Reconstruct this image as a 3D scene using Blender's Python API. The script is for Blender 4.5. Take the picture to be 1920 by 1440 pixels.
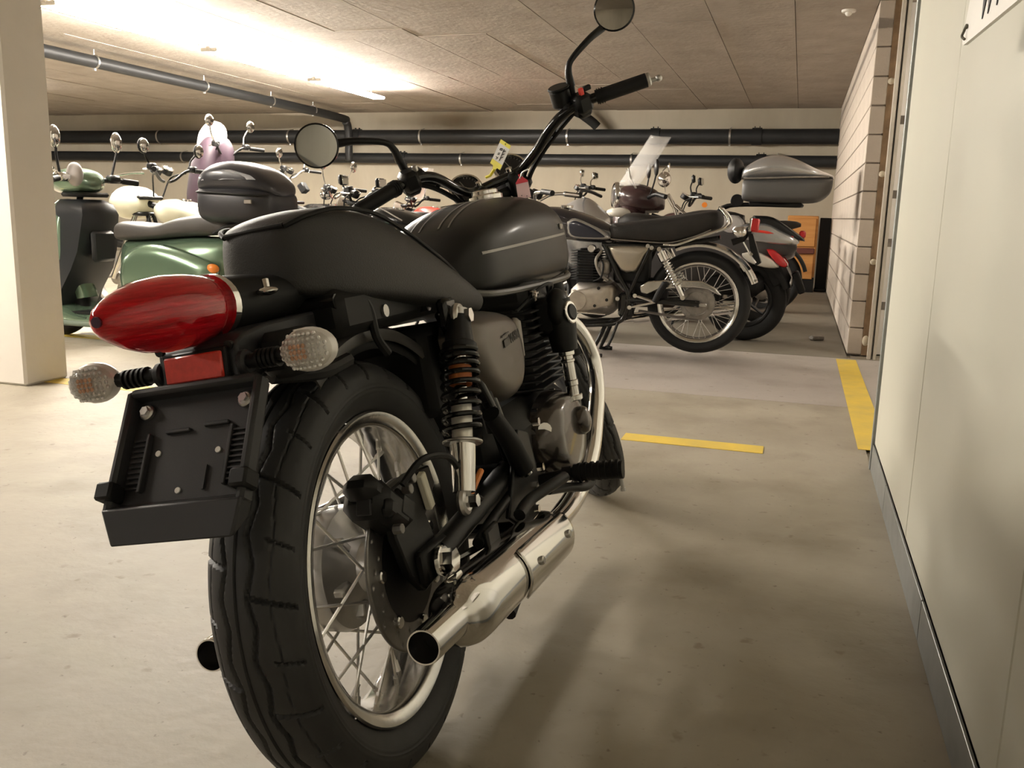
import bpy, math, random
import numpy as np
from mathutils import Vector, Matrix
random.seed(7)
for o in list(bpy.data.objects): bpy.data.objects.remove(o)
scene = bpy.context.scene
COL = scene.collection
# ------------------------------------------------------------------ camera
cam_d = bpy.data.cameras.new('camera'); cam = bpy.data.objects.new('camera', cam_d); COL.objects.link(cam)
cam_d.sensor_width = 36.0; cam_d.lens = 31.5; cam_d.clip_start = 0.05
_yaw, _pit, _rol = math.radians(17.369), math.radians(10.928), math.radians(-1.428)
_fw = Vector((-math.sin(_yaw)*math.cos(_pit), math.cos(_yaw)*math.cos(_pit), -math.sin(_pit)))
_rt = Vector((math.cos(_yaw), math.sin(_yaw), 0)); _dn = _fw.cross(_rt)
_r2 = math.cos(_rol)*_rt + math.sin(_rol)*_dn; _d2 = -math.sin(_rol)*_rt + math.cos(_rol)*_dn
_m = Matrix(((_r2.x, -_d2.x, -_fw.x, 0), (_r2.y, -_d2.y, -_fw.y, 0), (_r2.z, -_d2.z, -_fw.z, .8897), (0, 0, 0, 1)))
cam.matrix_world = _m
scene.camera = cam
# ------------------------------------------------------------------ world, exposure
w = bpy.data.worlds.new('world'); scene.world = w; w.use_nodes = True
w.node_tree.nodes['Background'].inputs[0].default_value = (.9, .85, .75, 1)
w.node_tree.nodes['Background'].inputs[1].default_value = 0.02
vs = scene.view_settings
vs.view_transform = 'Standard'; vs.look = 'None'; vs.exposure = 0.0; vs.gamma = 1.0; vs.use_curve_mapping = False
LAMP = 560.0
LAMPCOL = (1.0, .925, .82)
# ------------------------------------------------------------------ materials
MATS = {}
def mat(name, col, rough=.5, metal=0., var=0., vscale=8., bump=0., bscale=60., col2=None, coat=0., trans=0., ior=1.45, emit=None, coatr=.05, rvar=0., stretch=None, alpha=1., spec=.5):
    if name in MATS: return MATS[name]
    m = bpy.data.materials.new(name); m.use_nodes = True; nt = m.node_tree; b = nt.nodes['Principled BSDF']
    b.inputs['Base Color'].default_value = (*col, 1); b.inputs['Roughness'].default_value = rough; b.inputs['Metallic'].default_value = metal
    b.inputs['Coat Weight'].default_value = coat; b.inputs['Coat Roughness'].default_value = coatr
    b.inputs['Transmission Weight'].default_value = trans; b.inputs['IOR'].default_value = ior
    b.inputs['Specular IOR Level'].default_value = spec
    b.inputs['Alpha'].default_value = alpha
    if emit: b.inputs['Emission Color'].default_value = (*emit[:3], 1); b.inputs['Emission Strength'].default_value = emit[3]
    tc = None
    def coord():
        nonlocal tc
        if tc: return tc
        t = nt.nodes.new('ShaderNodeTexCoord'); mp = nt.nodes.new('ShaderNodeMapping')
        if stretch: mp.inputs['Scale'].default_value = stretch
        nt.links.new(t.outputs['Object'], mp.inputs['Vector']); tc = mp.outputs['Vector']; return tc
    if var or col2:
        n = nt.nodes.new('ShaderNodeTexNoise'); n.inputs['Scale'].default_value = vscale; n.inputs['Detail'].default_value = 6; n.inputs['Roughness'].default_value = .6
        nt.links.new(coord(), n.inputs['Vector'])
        r = nt.nodes.new('ShaderNodeValToRGB'); r.color_ramp.elements[0].position = .3; r.color_ramp.elements[1].position = .7
        c2 = col2 or tuple(min(1, c*(1+var)) for c in col); c1 = col if col2 else tuple(c*(1-var) for c in col)
        r.color_ramp.elements[0].color = (*c1, 1); r.color_ramp.elements[1].color = (*c2, 1)
        nt.links.new(n.outputs['Fac'], r.inputs['Fac']); nt.links.new(r.outputs['Color'], b.inputs['Base Color'])
        if rvar:
            mr = nt.nodes.new('ShaderNodeMapRange'); mr.inputs['To Min'].default_value = max(0, rough-rvar); mr.inputs['To Max'].default_value = min(1, rough+rvar)
            nt.links.new(n.outputs['Fac'], mr.inputs['Value']); nt.links.new(mr.outputs['Result'], b.inputs['Roughness'])
    if bump:
        n2 = nt.nodes.new('ShaderNodeTexNoise'); n2.inputs['Scale'].default_value = bscale; n2.inputs['Detail'].default_value = 5
        nt.links.new(coord(), n2.inputs['Vector'])
        bp = nt.nodes.new('ShaderNodeBump'); bp.inputs['Strength'].default_value = bump; bp.inputs['Distance'].default_value = .01
        nt.links.new(n2.outputs['Fac'], bp.inputs['Height']); nt.links.new(bp.outputs['Normal'], b.inputs['Normal'])
    MATS[name] = m; return m
# ------------------------------------------------------------------ mesh helpers
def V(*a): return Vector(a)
def smooth(pts, k=6):
    """Catmull-Rom through points"""
    P = [Vector(p) for p in pts]
    if len(P) < 3: return P
    out = []
    for i in range(len(P)-1):
        p0 = P[i-1] if i else P[0]*2-P[1]; p1 = P[i]; p2 = P[i+1]; p3 = P[i+2] if i+2 < len(P) else P[-1]*2-P[-2]
        for j in range(k):
            t = j/k
            out.append(.5*((2*p1)+(p2-p0)*t+(2*p0-5*p1+4*p2-p3)*t*t+(3*p1-p0-3*p2+p3)*t**3))
    out.append(P[-1]); return out
def frame_of(d):
    d = Vector(d).normalized(); u = Vector((0, 0, 1)) if abs(d.z) < .9 else Vector((1, 0, 0))
    a = d.cross(u).normalized(); return a, d.cross(a).normalized(), d
class MB:
    def __init__(s): s.v = []; s.f = []
    def add(s, vs, fs):
        n = len(s.v); s.v += [tuple(p) for p in vs]; s.f += [tuple(i+n for i in f) for f in fs]; return s
    def box(s, c, d, rot=None, bev=0.):
        x, y, z = d[0]/2, d[1]/2, d[2]/2
        R = rot if isinstance(rot, Matrix) else (Matrix.Rotation(rot[0], 3, 'X') if False else None)
        if rot is not None and not isinstance(rot, Matrix):
            R = (Matrix.Rotation(rot[2], 3, 'Z') @ Matrix.Rotation(rot[1], 3, 'Y') @ Matrix.Rotation(rot[0], 3, 'X'))
        if bev <= 0:
            p = [(i, j, k) for k in (-z, z) for j in (-y, y) for i in (-x, x)]
            f = [(0, 2, 3, 1), (4, 5, 7, 6), (0, 1, 5, 4), (2, 6, 7, 3), (0, 4, 6, 2), (1, 3, 7, 5)]
        else:
            b = min(bev, x*.98, y*.98, z*.98); p = []; idx = {}
            for sx in (-1, 1):
                for sy in (-1, 1):
                    for sz in (-1, 1):
                        for a in range(3):
                            q = [sx*(x-b), sy*(y-b), sz*(z-b)]; q[a] += b*(sx, sy, sz)[a]
                            idx[(sx, sy, sz, a)] = len(p); p.append(tuple(q))
            f = []
            S = (-1, 1)
            for a in range(3):
                o = [i for i in range(3) if i != a]
                for sg in S:
                    q = []
                    for (u, w2) in ((-1, -1), (1, -1), (1, 1), (-1, 1)):
                        k = [0, 0, 0]; k[a] = sg; k[o[0]] = u; k[o[1]] = w2; q.append(idx[(*k, a)])
                    f.append(tuple(q))
            for a in range(3):
                o = [i for i in range(3) if i != a]
                for u in S:
                    for w2 in S:
                        k1 = [0, 0, 0]; k2 = [0, 0, 0]; k1[a] = -1; k2[a] = 1
                        for k in (k1, k2): k[o[0]] = u; k[o[1]] = w2
                        f.append((idx[(*k1, o[0])], idx[(*k2, o[0])], idx[(*k2, o[1])], idx[(*k1, o[1])]))
            for sx in S:
                for sy in S:
                    for sz in S: f.append(tuple(idx[(sx, sy, sz, a)] for a in range(3)))
        c = Vector(c); vs_ = [(R @ Vector(q) if R else Vector(q))+c for q in p]
        return s.add(vs_, f)
    def tube(s, pts, r, n=10, caps=True, closed=False, sm=0, flat=None):
        P = smooth(pts, sm) if sm else [Vector(p) for p in pts]
        if not hasattr(r, '__len__'): rr = [r]*len(P)
        else:
            k = len(r); rr = []
            for i in range(len(P)):
                t = i/(len(P)-1)*(k-1); a = min(int(t), k-2); rr.append(r[a]+(r[a+1]-r[a])*(t-a))
        rings = []; prev = None
        for i, p in enumerate(P):
            if closed: d = P[(i+1) % len(P)]-P[i-1]
            else: d = P[min(i+1, len(P)-1)]-P[max(i-1, 0)]
            if d.length < 1e-9: d = Vector((0, 0, 1))
            d.normalize()
            if prev is None: a, b, _ = frame_of(d)
            else:
                a = prev-d*prev.dot(d)
                if a.length < 1e-6: a, b, _ = frame_of(d)
                a.normalize(); b = d.cross(a)
            prev = a
            q = rr[i]; fl = flat or 1.
            rings.append([p+a*math.cos(2*math.pi*j/n)*q+b*math.sin(2*math.pi*j/n)*q*fl for j in range(n)])
        return s.loft(rings, caps=caps and not closed, wrap=closed)
    def loft(s, rings, caps=True, wrap=False, ringclosed=True):
        n = len(rings[0]); vs_ = [p for r in rings for p in r]; f = []
        m = len(rings)
        for i in range(m if wrap else m-1):
            for j in range(n if ringclosed else n-1):
                a = i*n+j; b = i*n+(j+1) % n; c = ((i+1) % m)*n+(j+1) % n; d = ((i+1) % m)*n+j
                f.append((a, b, c, d))
        if caps and ringclosed:
            f.append(tuple(range(n))[::-1]); f.append(tuple((m-1)*n+j for j in range(n)))
        return s.add(vs_, f)
    def lathe(s, prof, o=(0, 0, 0), ax=(0, 1, 0), n=32, a0=0., a1=2*math.pi, closedprof=False, up=None, sc=(1, 1)):
        """prof: list (radius, height along axis)"""
        o = Vector(o); a, b, d = frame_of(ax)
        if up is not None:
            a = Vector(up)-d*Vector(up).dot(d); a.normalize(); b = d.cross(a)
        full = abs(a1-a0-2*math.pi) < 1e-6
        m = n if full else n+1
        rings = []
        for i in range(m):
            t = a0+(a1-a0)*i/n
            rings.append([o+a*math.cos(t)*r*sc[0]+b*math.sin(t)*r*sc[1]+d*h for r, h in prof])
        return s.loft(rings, caps=(not full and closedprof), wrap=full, ringclosed=closedprof)
    def disc(s, c, r, ax, h, n=24, bev=0.):
        """solid cylinder centred on c"""
        c = Vector(c); d = Vector(ax).normalized()
        pr = [(0, -h/2), (r-bev, -h/2), (r, -h/2+bev), (r, h/2-bev), (r-bev, h/2), (0, h/2)] if bev else [(0, -h/2), (r, -h/2), (r, h/2), (0, h/2)]
        return s.lathe(pr, c, d, n)
    def ring(s, c, ax, R, r, n=32, k=8):
        pr = [(R+r*math.cos(2*math.pi*j/k), r*math.sin(2*math.pi*j/k)) for j in range(k)]
        return s.lathe(pr, c, ax, n, closedprof=True)
    def ell(s, c, d, n=16, m=10, rot=None):
        rings = []
        for i in range(m+1):
            t = -math.pi/2+math.pi*i/m; rr = max(math.cos(t), .001)
            rings.append([Vector((d[0]*rr*math.cos(2*math.pi*j/n), d[1]*rr*math.sin(2*math.pi*j/n), d[2]*math.sin(t))) for j in range(n)])
        c = Vector(c)
        rings = [[(rot @ p if rot else p)+c for p in r] for r in rings]
        return s.loft(rings)
    def prism(s, poly, axis, a, b):
        """poly in the two remaining axes (order x,y,z without axis), extruded along axis a..b"""
        def put(p, h):
            return {'x': (h, p[0], p[1]), 'y': (p[0], h, p[1]), 'z': (p[0], p[1], h)}[axis]
        n = len(poly)
        return s.loft([[Vector(put(p, a)) for p in poly], [Vector(put(p, b)) for p in poly]])
    def pillow(s, poly, y0, y1, steps=5, inset=.35, axis='y', k=0):
        """outline (x,z) swelling from y0 (rim) to y1 (crown) like a domed cover"""
        P = [Vector((p[0], 0, p[1])) for p in poly]
        if k: 
            P2 = smooth(P+[P[0], P[1]], k); P = P2[:len(P)*k]
        c = sum(P, Vector())/len(P); rings = [[Vector((p.x, y0, p.z)) for p in P]]
        for i in range(1, steps+1):
            t = i/steps; a = t*math.pi/2
            sc = 1-inset*(1-math.cos(a)); yy = y0+(y1-y0)*math.sin(a)
            rings.append([Vector(((p.x-c.x)*sc+c.x, yy, (p.z-c.z)*sc+c.z)) for p in P])
        # closing fan kept slightly domed
        rings.append([Vector(((p.x-c.x)*(1-inset)*.5+c.x, y1+(y1-y0)*.03, (p.z-c.z)*(1-inset)*.5+c.z)) for p in P])
        return s.loft(rings)
    def build(s, name, m, parent=None, sharp=40, sub=0, bev=0, fixn=True):
        me = bpy.data.meshes.new(name); me.from_pydata(s.v, [], s.f); me.validate()
        if fixn:
            import bmesh
            bm = bmesh.new(); bm.from_mesh(me); bmesh.ops.remove_doubles(bm, verts=bm.verts, dist=1e-6)
            bmesh.ops.recalc_face_normals(bm, faces=bm.faces); bm.to_mesh(me); bm.free()
        if sharp is not None:
            me.shade_smooth()
            if sharp < 180: me.set_sharp_from_angle(angle=math.radians(sharp))
        if m: me.materials.append(m)
        o = bpy.data.objects.new(name, me); COL.objects.link(o)
        if parent: o.parent = parent
        if bev:
            md = o.modifiers.new('bevel', 'BEVEL'); md.width = bev; md.segments = 2; md.limit_method = 'ANGLE'; md.angle_limit = math.radians(40)
        if sub:
            md = o.modifiers.new('sub', 'SUBSURF'); md.levels = sub; md.render_levels = sub
        return o
def empty(name, loc=(0, 0, 0), mtx=None):
    o = bpy.data.objects.new(name, None); COL.objects.link(o); o.location = loc; o.empty_display_size = .1
    if mtx: o.matrix_world = mtx
    return o
def tag(o, label=None, cat=None, group=None, kind=None):
    if label: o['label'] = label
    if cat: o['category'] = cat
    if group: o['group'] = group
    if kind: o['kind'] = kind
    return o
def text_mesh(name, body, size, mtx, m, parent=None, ext=.0006, shear=0., bold=0.):
    cu = bpy.data.curves.new(name, 'FONT'); cu.body = body; cu.size = size; cu.extrude = ext; cu.shear = shear; cu.offset = bold
    t = bpy.data.objects.new(name, cu); COL.objects.link(t)
    dg = bpy.context.evaluated_depsgraph_get(); me = bpy.data.meshes.new_from_object(t.evaluated_get(dg))
    bpy.data.objects.remove(t); me.transform(mtx); me.materials.clear(); me.materials.append(m)
    o = bpy.data.objects.new(name, me); COL.objects.link(o)
    if parent: o.parent = parent
    return o
def copy_tree(o, parent=None):
    c = o.copy(); COL.objects.link(c); c.parent = parent
    for ch in list(o.children): copy_tree(ch, c)
    return c
# ------------------------------------------------------------------ palette
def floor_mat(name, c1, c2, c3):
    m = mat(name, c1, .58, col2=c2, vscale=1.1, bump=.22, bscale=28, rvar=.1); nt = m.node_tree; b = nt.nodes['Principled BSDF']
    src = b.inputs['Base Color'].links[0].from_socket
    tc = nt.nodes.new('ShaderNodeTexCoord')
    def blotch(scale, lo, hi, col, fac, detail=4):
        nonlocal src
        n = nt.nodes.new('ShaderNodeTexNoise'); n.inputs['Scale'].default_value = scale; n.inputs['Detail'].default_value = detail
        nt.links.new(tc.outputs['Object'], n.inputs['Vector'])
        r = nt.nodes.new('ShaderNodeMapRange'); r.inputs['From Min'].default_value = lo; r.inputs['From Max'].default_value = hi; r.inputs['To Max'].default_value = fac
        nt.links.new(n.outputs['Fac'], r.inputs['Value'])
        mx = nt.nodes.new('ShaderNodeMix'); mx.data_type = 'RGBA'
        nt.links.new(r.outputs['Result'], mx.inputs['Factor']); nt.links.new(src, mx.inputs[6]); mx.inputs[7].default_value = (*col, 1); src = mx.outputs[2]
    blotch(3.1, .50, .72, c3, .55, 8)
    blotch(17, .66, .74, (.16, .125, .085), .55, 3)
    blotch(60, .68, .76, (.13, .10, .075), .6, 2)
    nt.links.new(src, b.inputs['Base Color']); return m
CONC_F = floor_mat('floor_concrete', (.27, .235, .18), (.40, .36, .285), (.19, .155, .105))
CONC_F2 = floor_mat('floor_concrete_pink', (.33, .295, .265), (.42, .38, .34), (.26, .22, .185))
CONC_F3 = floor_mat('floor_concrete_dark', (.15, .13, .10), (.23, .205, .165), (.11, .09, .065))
CONC_C = mat('ceiling_concrete', (.34, .295, .245), .85, col2=(.44, .39, .335), vscale=3.2, bump=.6, bscale=22)
CONC_W = mat('wall_concrete', (.36, .315, .24), .85, col2=(.47, .42, .33), vscale=1.2, bump=.3, bscale=20, stretch=(1, 1, .35))
BLOCK = mat('sand_lime_block', (.58, .505, .43), .8, var=.06, vscale=9, bump=.25, bscale=90)
MORTAR = mat('bed_joint', (.20, .165, .135), .9, var=.2)
PANEL = mat('sandwich_panel', (.56, .545, .455), .38, col2=(.60, .585, .49), vscale=.9, bump=.03, bscale=6)
GALV = mat('galvanised_steel', (.30, .31, .30), .42, .7, var=.12, vscale=14)
FRAMEW = mat('frame_paint', (.44, .40, .33), .5, var=.08, vscale=10)
BROWN = mat('brown_board', (.23, .15, .085), .85, var=.25, vscale=12)
PIPE = mat('black_pipe', (.016, .0165, .017), .48, var=.15, vscale=5, spec=.4)
YEL = mat('line_paint', (.78, .55, .07), .6, col2=(.62, .46, .10), vscale=7)
FACET = mat('lens_facet', (.88, .87, .85), .2, .25)
FACETA = mat('lens_facet_amber', (.85, .50, .32), .25, .1)
WHITE = mat('white_paint', (.80, .77, .71), .5, var=.03, vscale=5)
BLK = mat('black_gloss', (.008, .008, .008), .16, coat=.2, spec=.4)
BLKS = mat('black_satin', (.0075, .0075, .0075), .42, spec=.32)
BLKP = mat('black_plastic', (.0075, .0075, .0075), .55, spec=.3, bump=.06, bscale=900)
GREYP = mat('dark_grey_plastic', (.024, .024, .026), .48, spec=.4, bump=.05, bscale=700)
RUB = mat('tyre_rubber', (.026, .026, .0265), .55, spec=.45, var=.15, vscale=30)
RUBD = mat('dull_rubber', (.012, .012, .012), .65, spec=.3)
CHR = mat('chrome', (.80, .79, .77), .09, 1.)
CHRW = mat('worn_chrome', (.68, .67, .645), .18, 1., var=.12, vscale=20, bump=.03)
ALU = mat('brushed_alloy', (.55, .54, .52), .36, 1., var=.06, vscale=30)
ALUD = mat('dull_alloy', (.27, .25, .225), .5, .8, var=.2, vscale=25)
STEEL = mat('disc_steel', (.22, .21, .20), .38, .9, var=.1, vscale=40)
LEATH = mat('seat_vinyl', (.020, .0195, .019), .48, bump=.22, bscale=420)
LEATHW = mat('worn_vinyl', (.011, .010, .009), .55, col2=(.019, .016, .0135), vscale=9, spec=.35, bump=.2, bscale=200)
TANKM = mat('tank_paint', (.0135, .013, .0122), .40, .0, col2=(.016, .0155, .0145), vscale=3, spec=.22, coat=.16, coatr=.14)
BRONZE = mat('bronze_grey_paint', (.12, .106, .092), .34, .8, var=.05, vscale=6)
DARKENG = mat('engine_paint', (.014, .014, .014), .5, var=.1, vscale=30)
SILP = mat('silver_stripe', (.30, .29, .27), .4, .5)
TRIMG = mat('trim_grey', (.13, .127, .12), .42, .5)
RED = mat('red_lens', (.82, .035, .065), .05, trans=.85, ior=1.2, coat=.8)
REDIN = mat('red_inner', (.30, .012, .016), .4, col2=(.90, .07, .09), vscale=14, stretch=(1, 1.5, 14), bump=.4, bscale=40)
CLEAR = mat('clear_lens', (.97, .96, .94), .04, trans=.95, ior=1.25)
AMB = mat('amber_bulb', (.75, .28, .07), .35)
REFL = mat('red_reflector', (.60, .045, .028), .28, coat=.8, var=.12, vscale=120)
ORANGE = mat('orange_lens', (.72, .22, .03), .2, coat=.7)
GLASS = mat('mirror_glass', (.62, .62, .60), .04, 1.)
SCREEN = mat('clear_screen', (.80, .78, .75), .08, alpha=.22)
GREEN = mat('green_paint', (.155, .235, .16), .26, .55, coat=.8)
CREAM = mat('cream_paint', (.72, .68, .52), .3, coat=.6)
MAROON = mat('maroon_paint', (.036, .017, .017), .25, coat=.6)
PURPLE = mat('purple_vinyl', (.045, .028, .040), .45, var=.2, vscale=10)
SILV = mat('silver_paint', (.55, .55, .55), .25, .75, coat=.5)
REDP = mat('red_plastic', (.70, .045, .03), .35, coat=.4)
WOOD = mat('orange_wood', (.50, .24, .07), .6, col2=(.42, .18, .045), vscale=3, stretch=(1, 1, 12))
PAPER = mat('tag_card', (.78, .77, .73), .6)
TAGY = mat('tag_yellow', (.80, .70, .04), .5)
TAGR = mat('tag_red', (.55, .03, .045), .5)
TAGP = mat('tag_pink', (.70, .48, .46), .6)
INK = mat('ink', (.03, .028, .03), .6)
DISCH = mat('dial_face', (.02, .02, .022), .4)
# ================================================================== ROOM
XW = .315           # face of the right-hand panel wall
H = 2.24; YB = 12.2; XL = -20.0; YF = -12.0
# floor: bays of slab with joints
fl = tag(MB().box(((XL+2.2)/2, (YF+YB)/2, -.11), (2.2-XL, YB-YF, .2)).build('floor', CONC_F, sharp=None), kind='structure')
def slab(x0, x1, y0, y1, m):
    o = MB().box(((x0+x1)/2, (y0+y1)/2, -.006), (x1-x0-.004, y1-y0-.006, .012)).build('floor_slab', m, fl, sharp=None); return o
slab(XL, XW, YF, .9, CONC_F); slab(XL, XW, .9, 4.52, CONC_F)
slab(-3.0, 2.1, 4.52, 6.15, CONC_F2); slab(XL, -3.0, 4.52, 6.15, CONC_F)
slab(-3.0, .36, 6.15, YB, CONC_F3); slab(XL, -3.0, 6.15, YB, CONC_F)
# painted bay lines
def line(x0, x1, y0, y1, lab):
    o = MB().box(((x0+x1)/2, (y0+y1)/2, .001), (x1-x0, y1-y0, .002)).build('floor_marking', YEL, sharp=None)
    tag(o, lab, 'floor line', 'yellow bay lines painted on the floor'); return o
line(-.62, -.07, 3.46, 3.575, 'short yellow painted line on the floor right of the front wheel')
line(-3.7, -2.3, 3.46, 3.575, 'yellow painted line glimpsed behind the empty number plate holder')
line(.285, .405, 3.68, 6.10, 'yellow painted strip running along the wall past the doorway')
line(-5.6, -3.9, 4.72, 4.84, 'yellow painted line beneath the green scooter')
# ceiling: board-formed concrete panels
ce = tag(MB().box(((XL+2.2)/2, (YF+YB)/2, H+.12), (2.2-XL, YB-YF, .2)).build('ceiling', MORTAR, sharp=None), kind='structure')
xe = [.36-.51, -.70, -1.27, -1.87, -2.45]
while xe[-1] > XL: xe.append(xe[-1]-.58)
xe = [.36]+xe
xe = [2.2]+xe
rnd = random.Random(3)
pm = {}
for i in range(len(xe)-1):
    x1, x0 = xe[i], max(xe[i+1], XL)
    y = YF; L = 2.4 if i else 19.2
    off = rnd.uniform(.4, 2.2)
    if i == 5: off = 6.4-YF-2*2.4-1.4
    ys = [YF]; t = YF+off
    if i:
        while t < YB: ys.append(t); t += L
    ys.append(YB)
    for a, b in zip(ys[:-1], ys[1:]):
        if b-a < .02: continue
        dz = rnd.uniform(0, .006)
        MB().box(((x0+x1)/2, (a+b)/2, H+.03-dz/2), (x1-x0-.005, b-a-.005, .06+dz)).build('ceiling_panel', CONC_C, ce, sharp=None)
# walls
wb = tag(MB().box(((XL+2.2)/2, YB+.1, H/2), (2.2-XL, .2, H)).build('wall_back', CONC_W, sharp=None), kind='structure')
tag(MB().box((XL-.1, (YF+YB)/2, H/2), (.2, YB-YF, H)).build('wall_left', CONC_W, sharp=None), kind='structure')
tag(MB().box(((XL+2.2)/2, YF-.1, H/2), (2.2-XL, .2, H)).build('wall_front', CONC_W, sharp=None), kind='structure')
# pillar
PL = mat('pillar_paint', (.70, .66, .60), .7, var=.05, vscale=2, bump=.08, bscale=40)
pil = tag(MB().box((-3.64, 3.475, H/2), (.28, .27, H), bev=.012).build('trim_1', PL, sharp=None), kind='structure')
# right: sandwich panel wall, ends at Y=3.40
wr = tag(MB().box((XW+.06, (YF+3.385)/2, H/2), (.08, 3.385-YF, H)).build('wall_right', GALV, sharp=None), kind='structure')
pe = [3.37, 2.36, 1.26, .16, -.94, -2.04, -3.14, -4.24, -5.34, -8., YF]
for b, a in zip(pe[:-1], pe[1:]):
    MB().box((XW+.012, (a+b)/2, (H+.10)/2), (.024, b-a-.004, H-.10), bev=.003).build('wall_panel', PANEL, wr, sharp=30)
MB().box((XW+.035, 3.392, H/2), (.09, .022, H), bev=.002).build('panel_end_profile', GALV, wr, sharp=30)
for b, a in zip([3.385, 2.86, 1.98, .9, -1.2, -3.6], [2.86, 1.98, .9, -1.2, -3.6, YF]):
    MB().box((XW-.002, (a+b)/2, .047), (.006, b-a-.006, .094), bev=.001).build('kick_plate', GALV, wr, sharp=30)
# right: sand-lime block wall beyond the doorway, face X=.36, starts Y=6.35
wf = tag(MB().box((.405, (6.36+YB)/2, H/2), (.076, YB-6.36, H)).build('wall_far_right', MORTAR, sharp=None), kind='structure')
ch = .178; nb = 13
bm_ = {}
for k in range(nb):
    z0 = k*ch+.003; y = 6.35-(.25 if k % 2 else 0)
    while y < YB:
        a = max(y, 6.35); b = min(y+.5, YB)
        if b-a > .03:
            key = round(b-a, 3)
            if key not in bm_:
                o = MB().box((0, 0, 0), (.09, b-a-.003, ch-.009), bev=.003).build('block', BLOCK, wf, sharp=30); bm_[key] = o
            else:
                o = bm_[key].copy(); COL.objects.link(o)
            o.location = (.405, (a+b)/2, min(z0+ch/2, H-ch/2))
        y += .5
# doorway jamb: brown board, steel frame posts
dj = tag(empty('door_1', (.45, 6.2, 0)), kind='structure')
def dpart(name, c, d, m, bev=.002):
    o = MB().box((c[0]-.45, c[1]-6.2, c[2]), d, bev=bev).build(name, m, dj, sharp=30); return o
dpart('packing_board', (.475, 6.38, H/2), (.05, .06, H), BROWN)
dpart('frame_post', (.487, 6.19, H/2), (.022, .05, H), FRAMEW)
dpart('frame_groove', (.503, 6.21, H/2), (.010, .03, H), ALUD)
dpart('frame_post', (.520, 6.19, H/2), (.020, .05, H), FRAMEW)
dpart('frame_post', (.585, 6.17, H/2), (.045, .06, H), FRAMEW)
for z in (.1, .62, 1.18, 1.75): 
    o = MB().ell((.47-.45, 6.34-6.2, z), (.022, .02, .035 if z < .2 else .02)).build('foam_dab', mat('foam', (.55, .48, .36), .9, var=.2), dj)
for z in (.35, .75, 1.05, 1.5): dpart('frame_bracket', (.545, 6.195, z), (.03, .03, .05), ALUD)
# lobby behind the doorway (closes the room)
lob = tag(MB().box((2.25, 4.9, H/2), (.1, 3.6, H)).build('wall_lobby_back', WHITE, sharp=None), kind='structure')
tag(MB().box((1.3, 3.3, H/2), (1.9, .1, H)).build('wall_lobby_near', WHITE, sharp=None), kind='structure')
tag(MB().box((1.4, 6.5, H/2), (1.7, .1, H)).build('wall_lobby_far', WHITE, sharp=None), kind='structure')
# ---------------------------------------------------------------- pipes
def pipe(name, pts, r, lab, clamps, sleeves=(), sm=0):
    root = tag(empty(name, pts[0]), lab, 'pipe'); o = Vector(pts[0])
    MB().tube([Vector(p)-o for p in (smooth(pts, sm) if sm else pts)], r, 24).build('pipe_run', PIPE, root)
    for c, d, rod in clamps:
        c = Vector(c)-o; MB().lathe([(r+.001, -.012), (r+.006, -.012), (r+.006, .012), (r+.001, .012)], c, d, 24, closedprof=True).build('pipe_clamp', ALU, root)
        if rod: MB().tube([c+Vector((0, 0, r)), c+Vector(rod)], .006, 8).build('hanger_rod', ALU, root)
        MB().box(c+Vector((0, -.0, -r-.012)), (.02, .02, .02)).build('clamp_bolt', ALU, root)
    for c, d in sleeves:
        c = Vector(c)-o
        MB().lathe([(r, -.06), (r+.012, -.06), (r+.012, .06), (r, .06)], c, d, 24, closedprof=True).build('pipe_sleeve', PIPE, root)
        for sx in (-.03, .03):
            MB().box(c+Vector((sx, 0, r+.018)), (.012, .03, .02)).build('sleeve_lug', PIPE, root)
    return root
yp = YB-.14
pipe('drain_pipe', [(XL, yp, 1.89), (.355, yp, 1.885)], .095, 'thick black drain pipe, upper of the two along the back wall',
     [((x, yp, 1.887), (1, 0, 0), (0, .10, .12)) for x in (-9.6, -7.3, -5.2, -3.07, -.95)], [((x, yp, 1.887), (1, 0, 0)) for x in (-6.2, -1.9, -.62)])
pipe('drain_pipe', [(XL, yp+.02, 1.60), (.355, yp+.02, 1.585)], .072, 'thinner black drain pipe, lower of the two along the back wall',
     [((x, yp+.02, 1.59), (1, 0, 0), (0, .10, .10)) for x in (-9.2, -7.0, -4.6, -2.2, -.35)], [((x, yp+.02, 1.59), (1, 0, 0)) for x in (-5.5, -.55)])
xp = -6.25
pipe('drain_pipe', [(xp, -2., 2.14), (xp, 9.0, 2.125), (xp, 11.55, 2.11), (xp, 11.80, 2.07), (xp, 11.87, 1.98), (xp, 11.885, 1.80), (xp, 11.89, 1.60), (xp, 11.90, 1.55)], .055,
     'black drain pipe hung under the ceiling, bending down to the back wall', [((xp, y, 2.13), (0, 1, 0), (0, 0, .11)) for y in (5.2, 7.0, 8.6, 9.9, 10.9)], sm=5)
# short branch from the ceiling into the upper pipe, right of centre
pipe('drain_pipe', [(-2.96, 11.80, 2.235), (-2.86, 11.88, 2.16), (-2.72, 11.95, 2.06), (-2.66, 11.98, 2.005)], .06, 'short black branch pipe slanting from ceiling into the upper pipe', [], sm=4)
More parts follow.
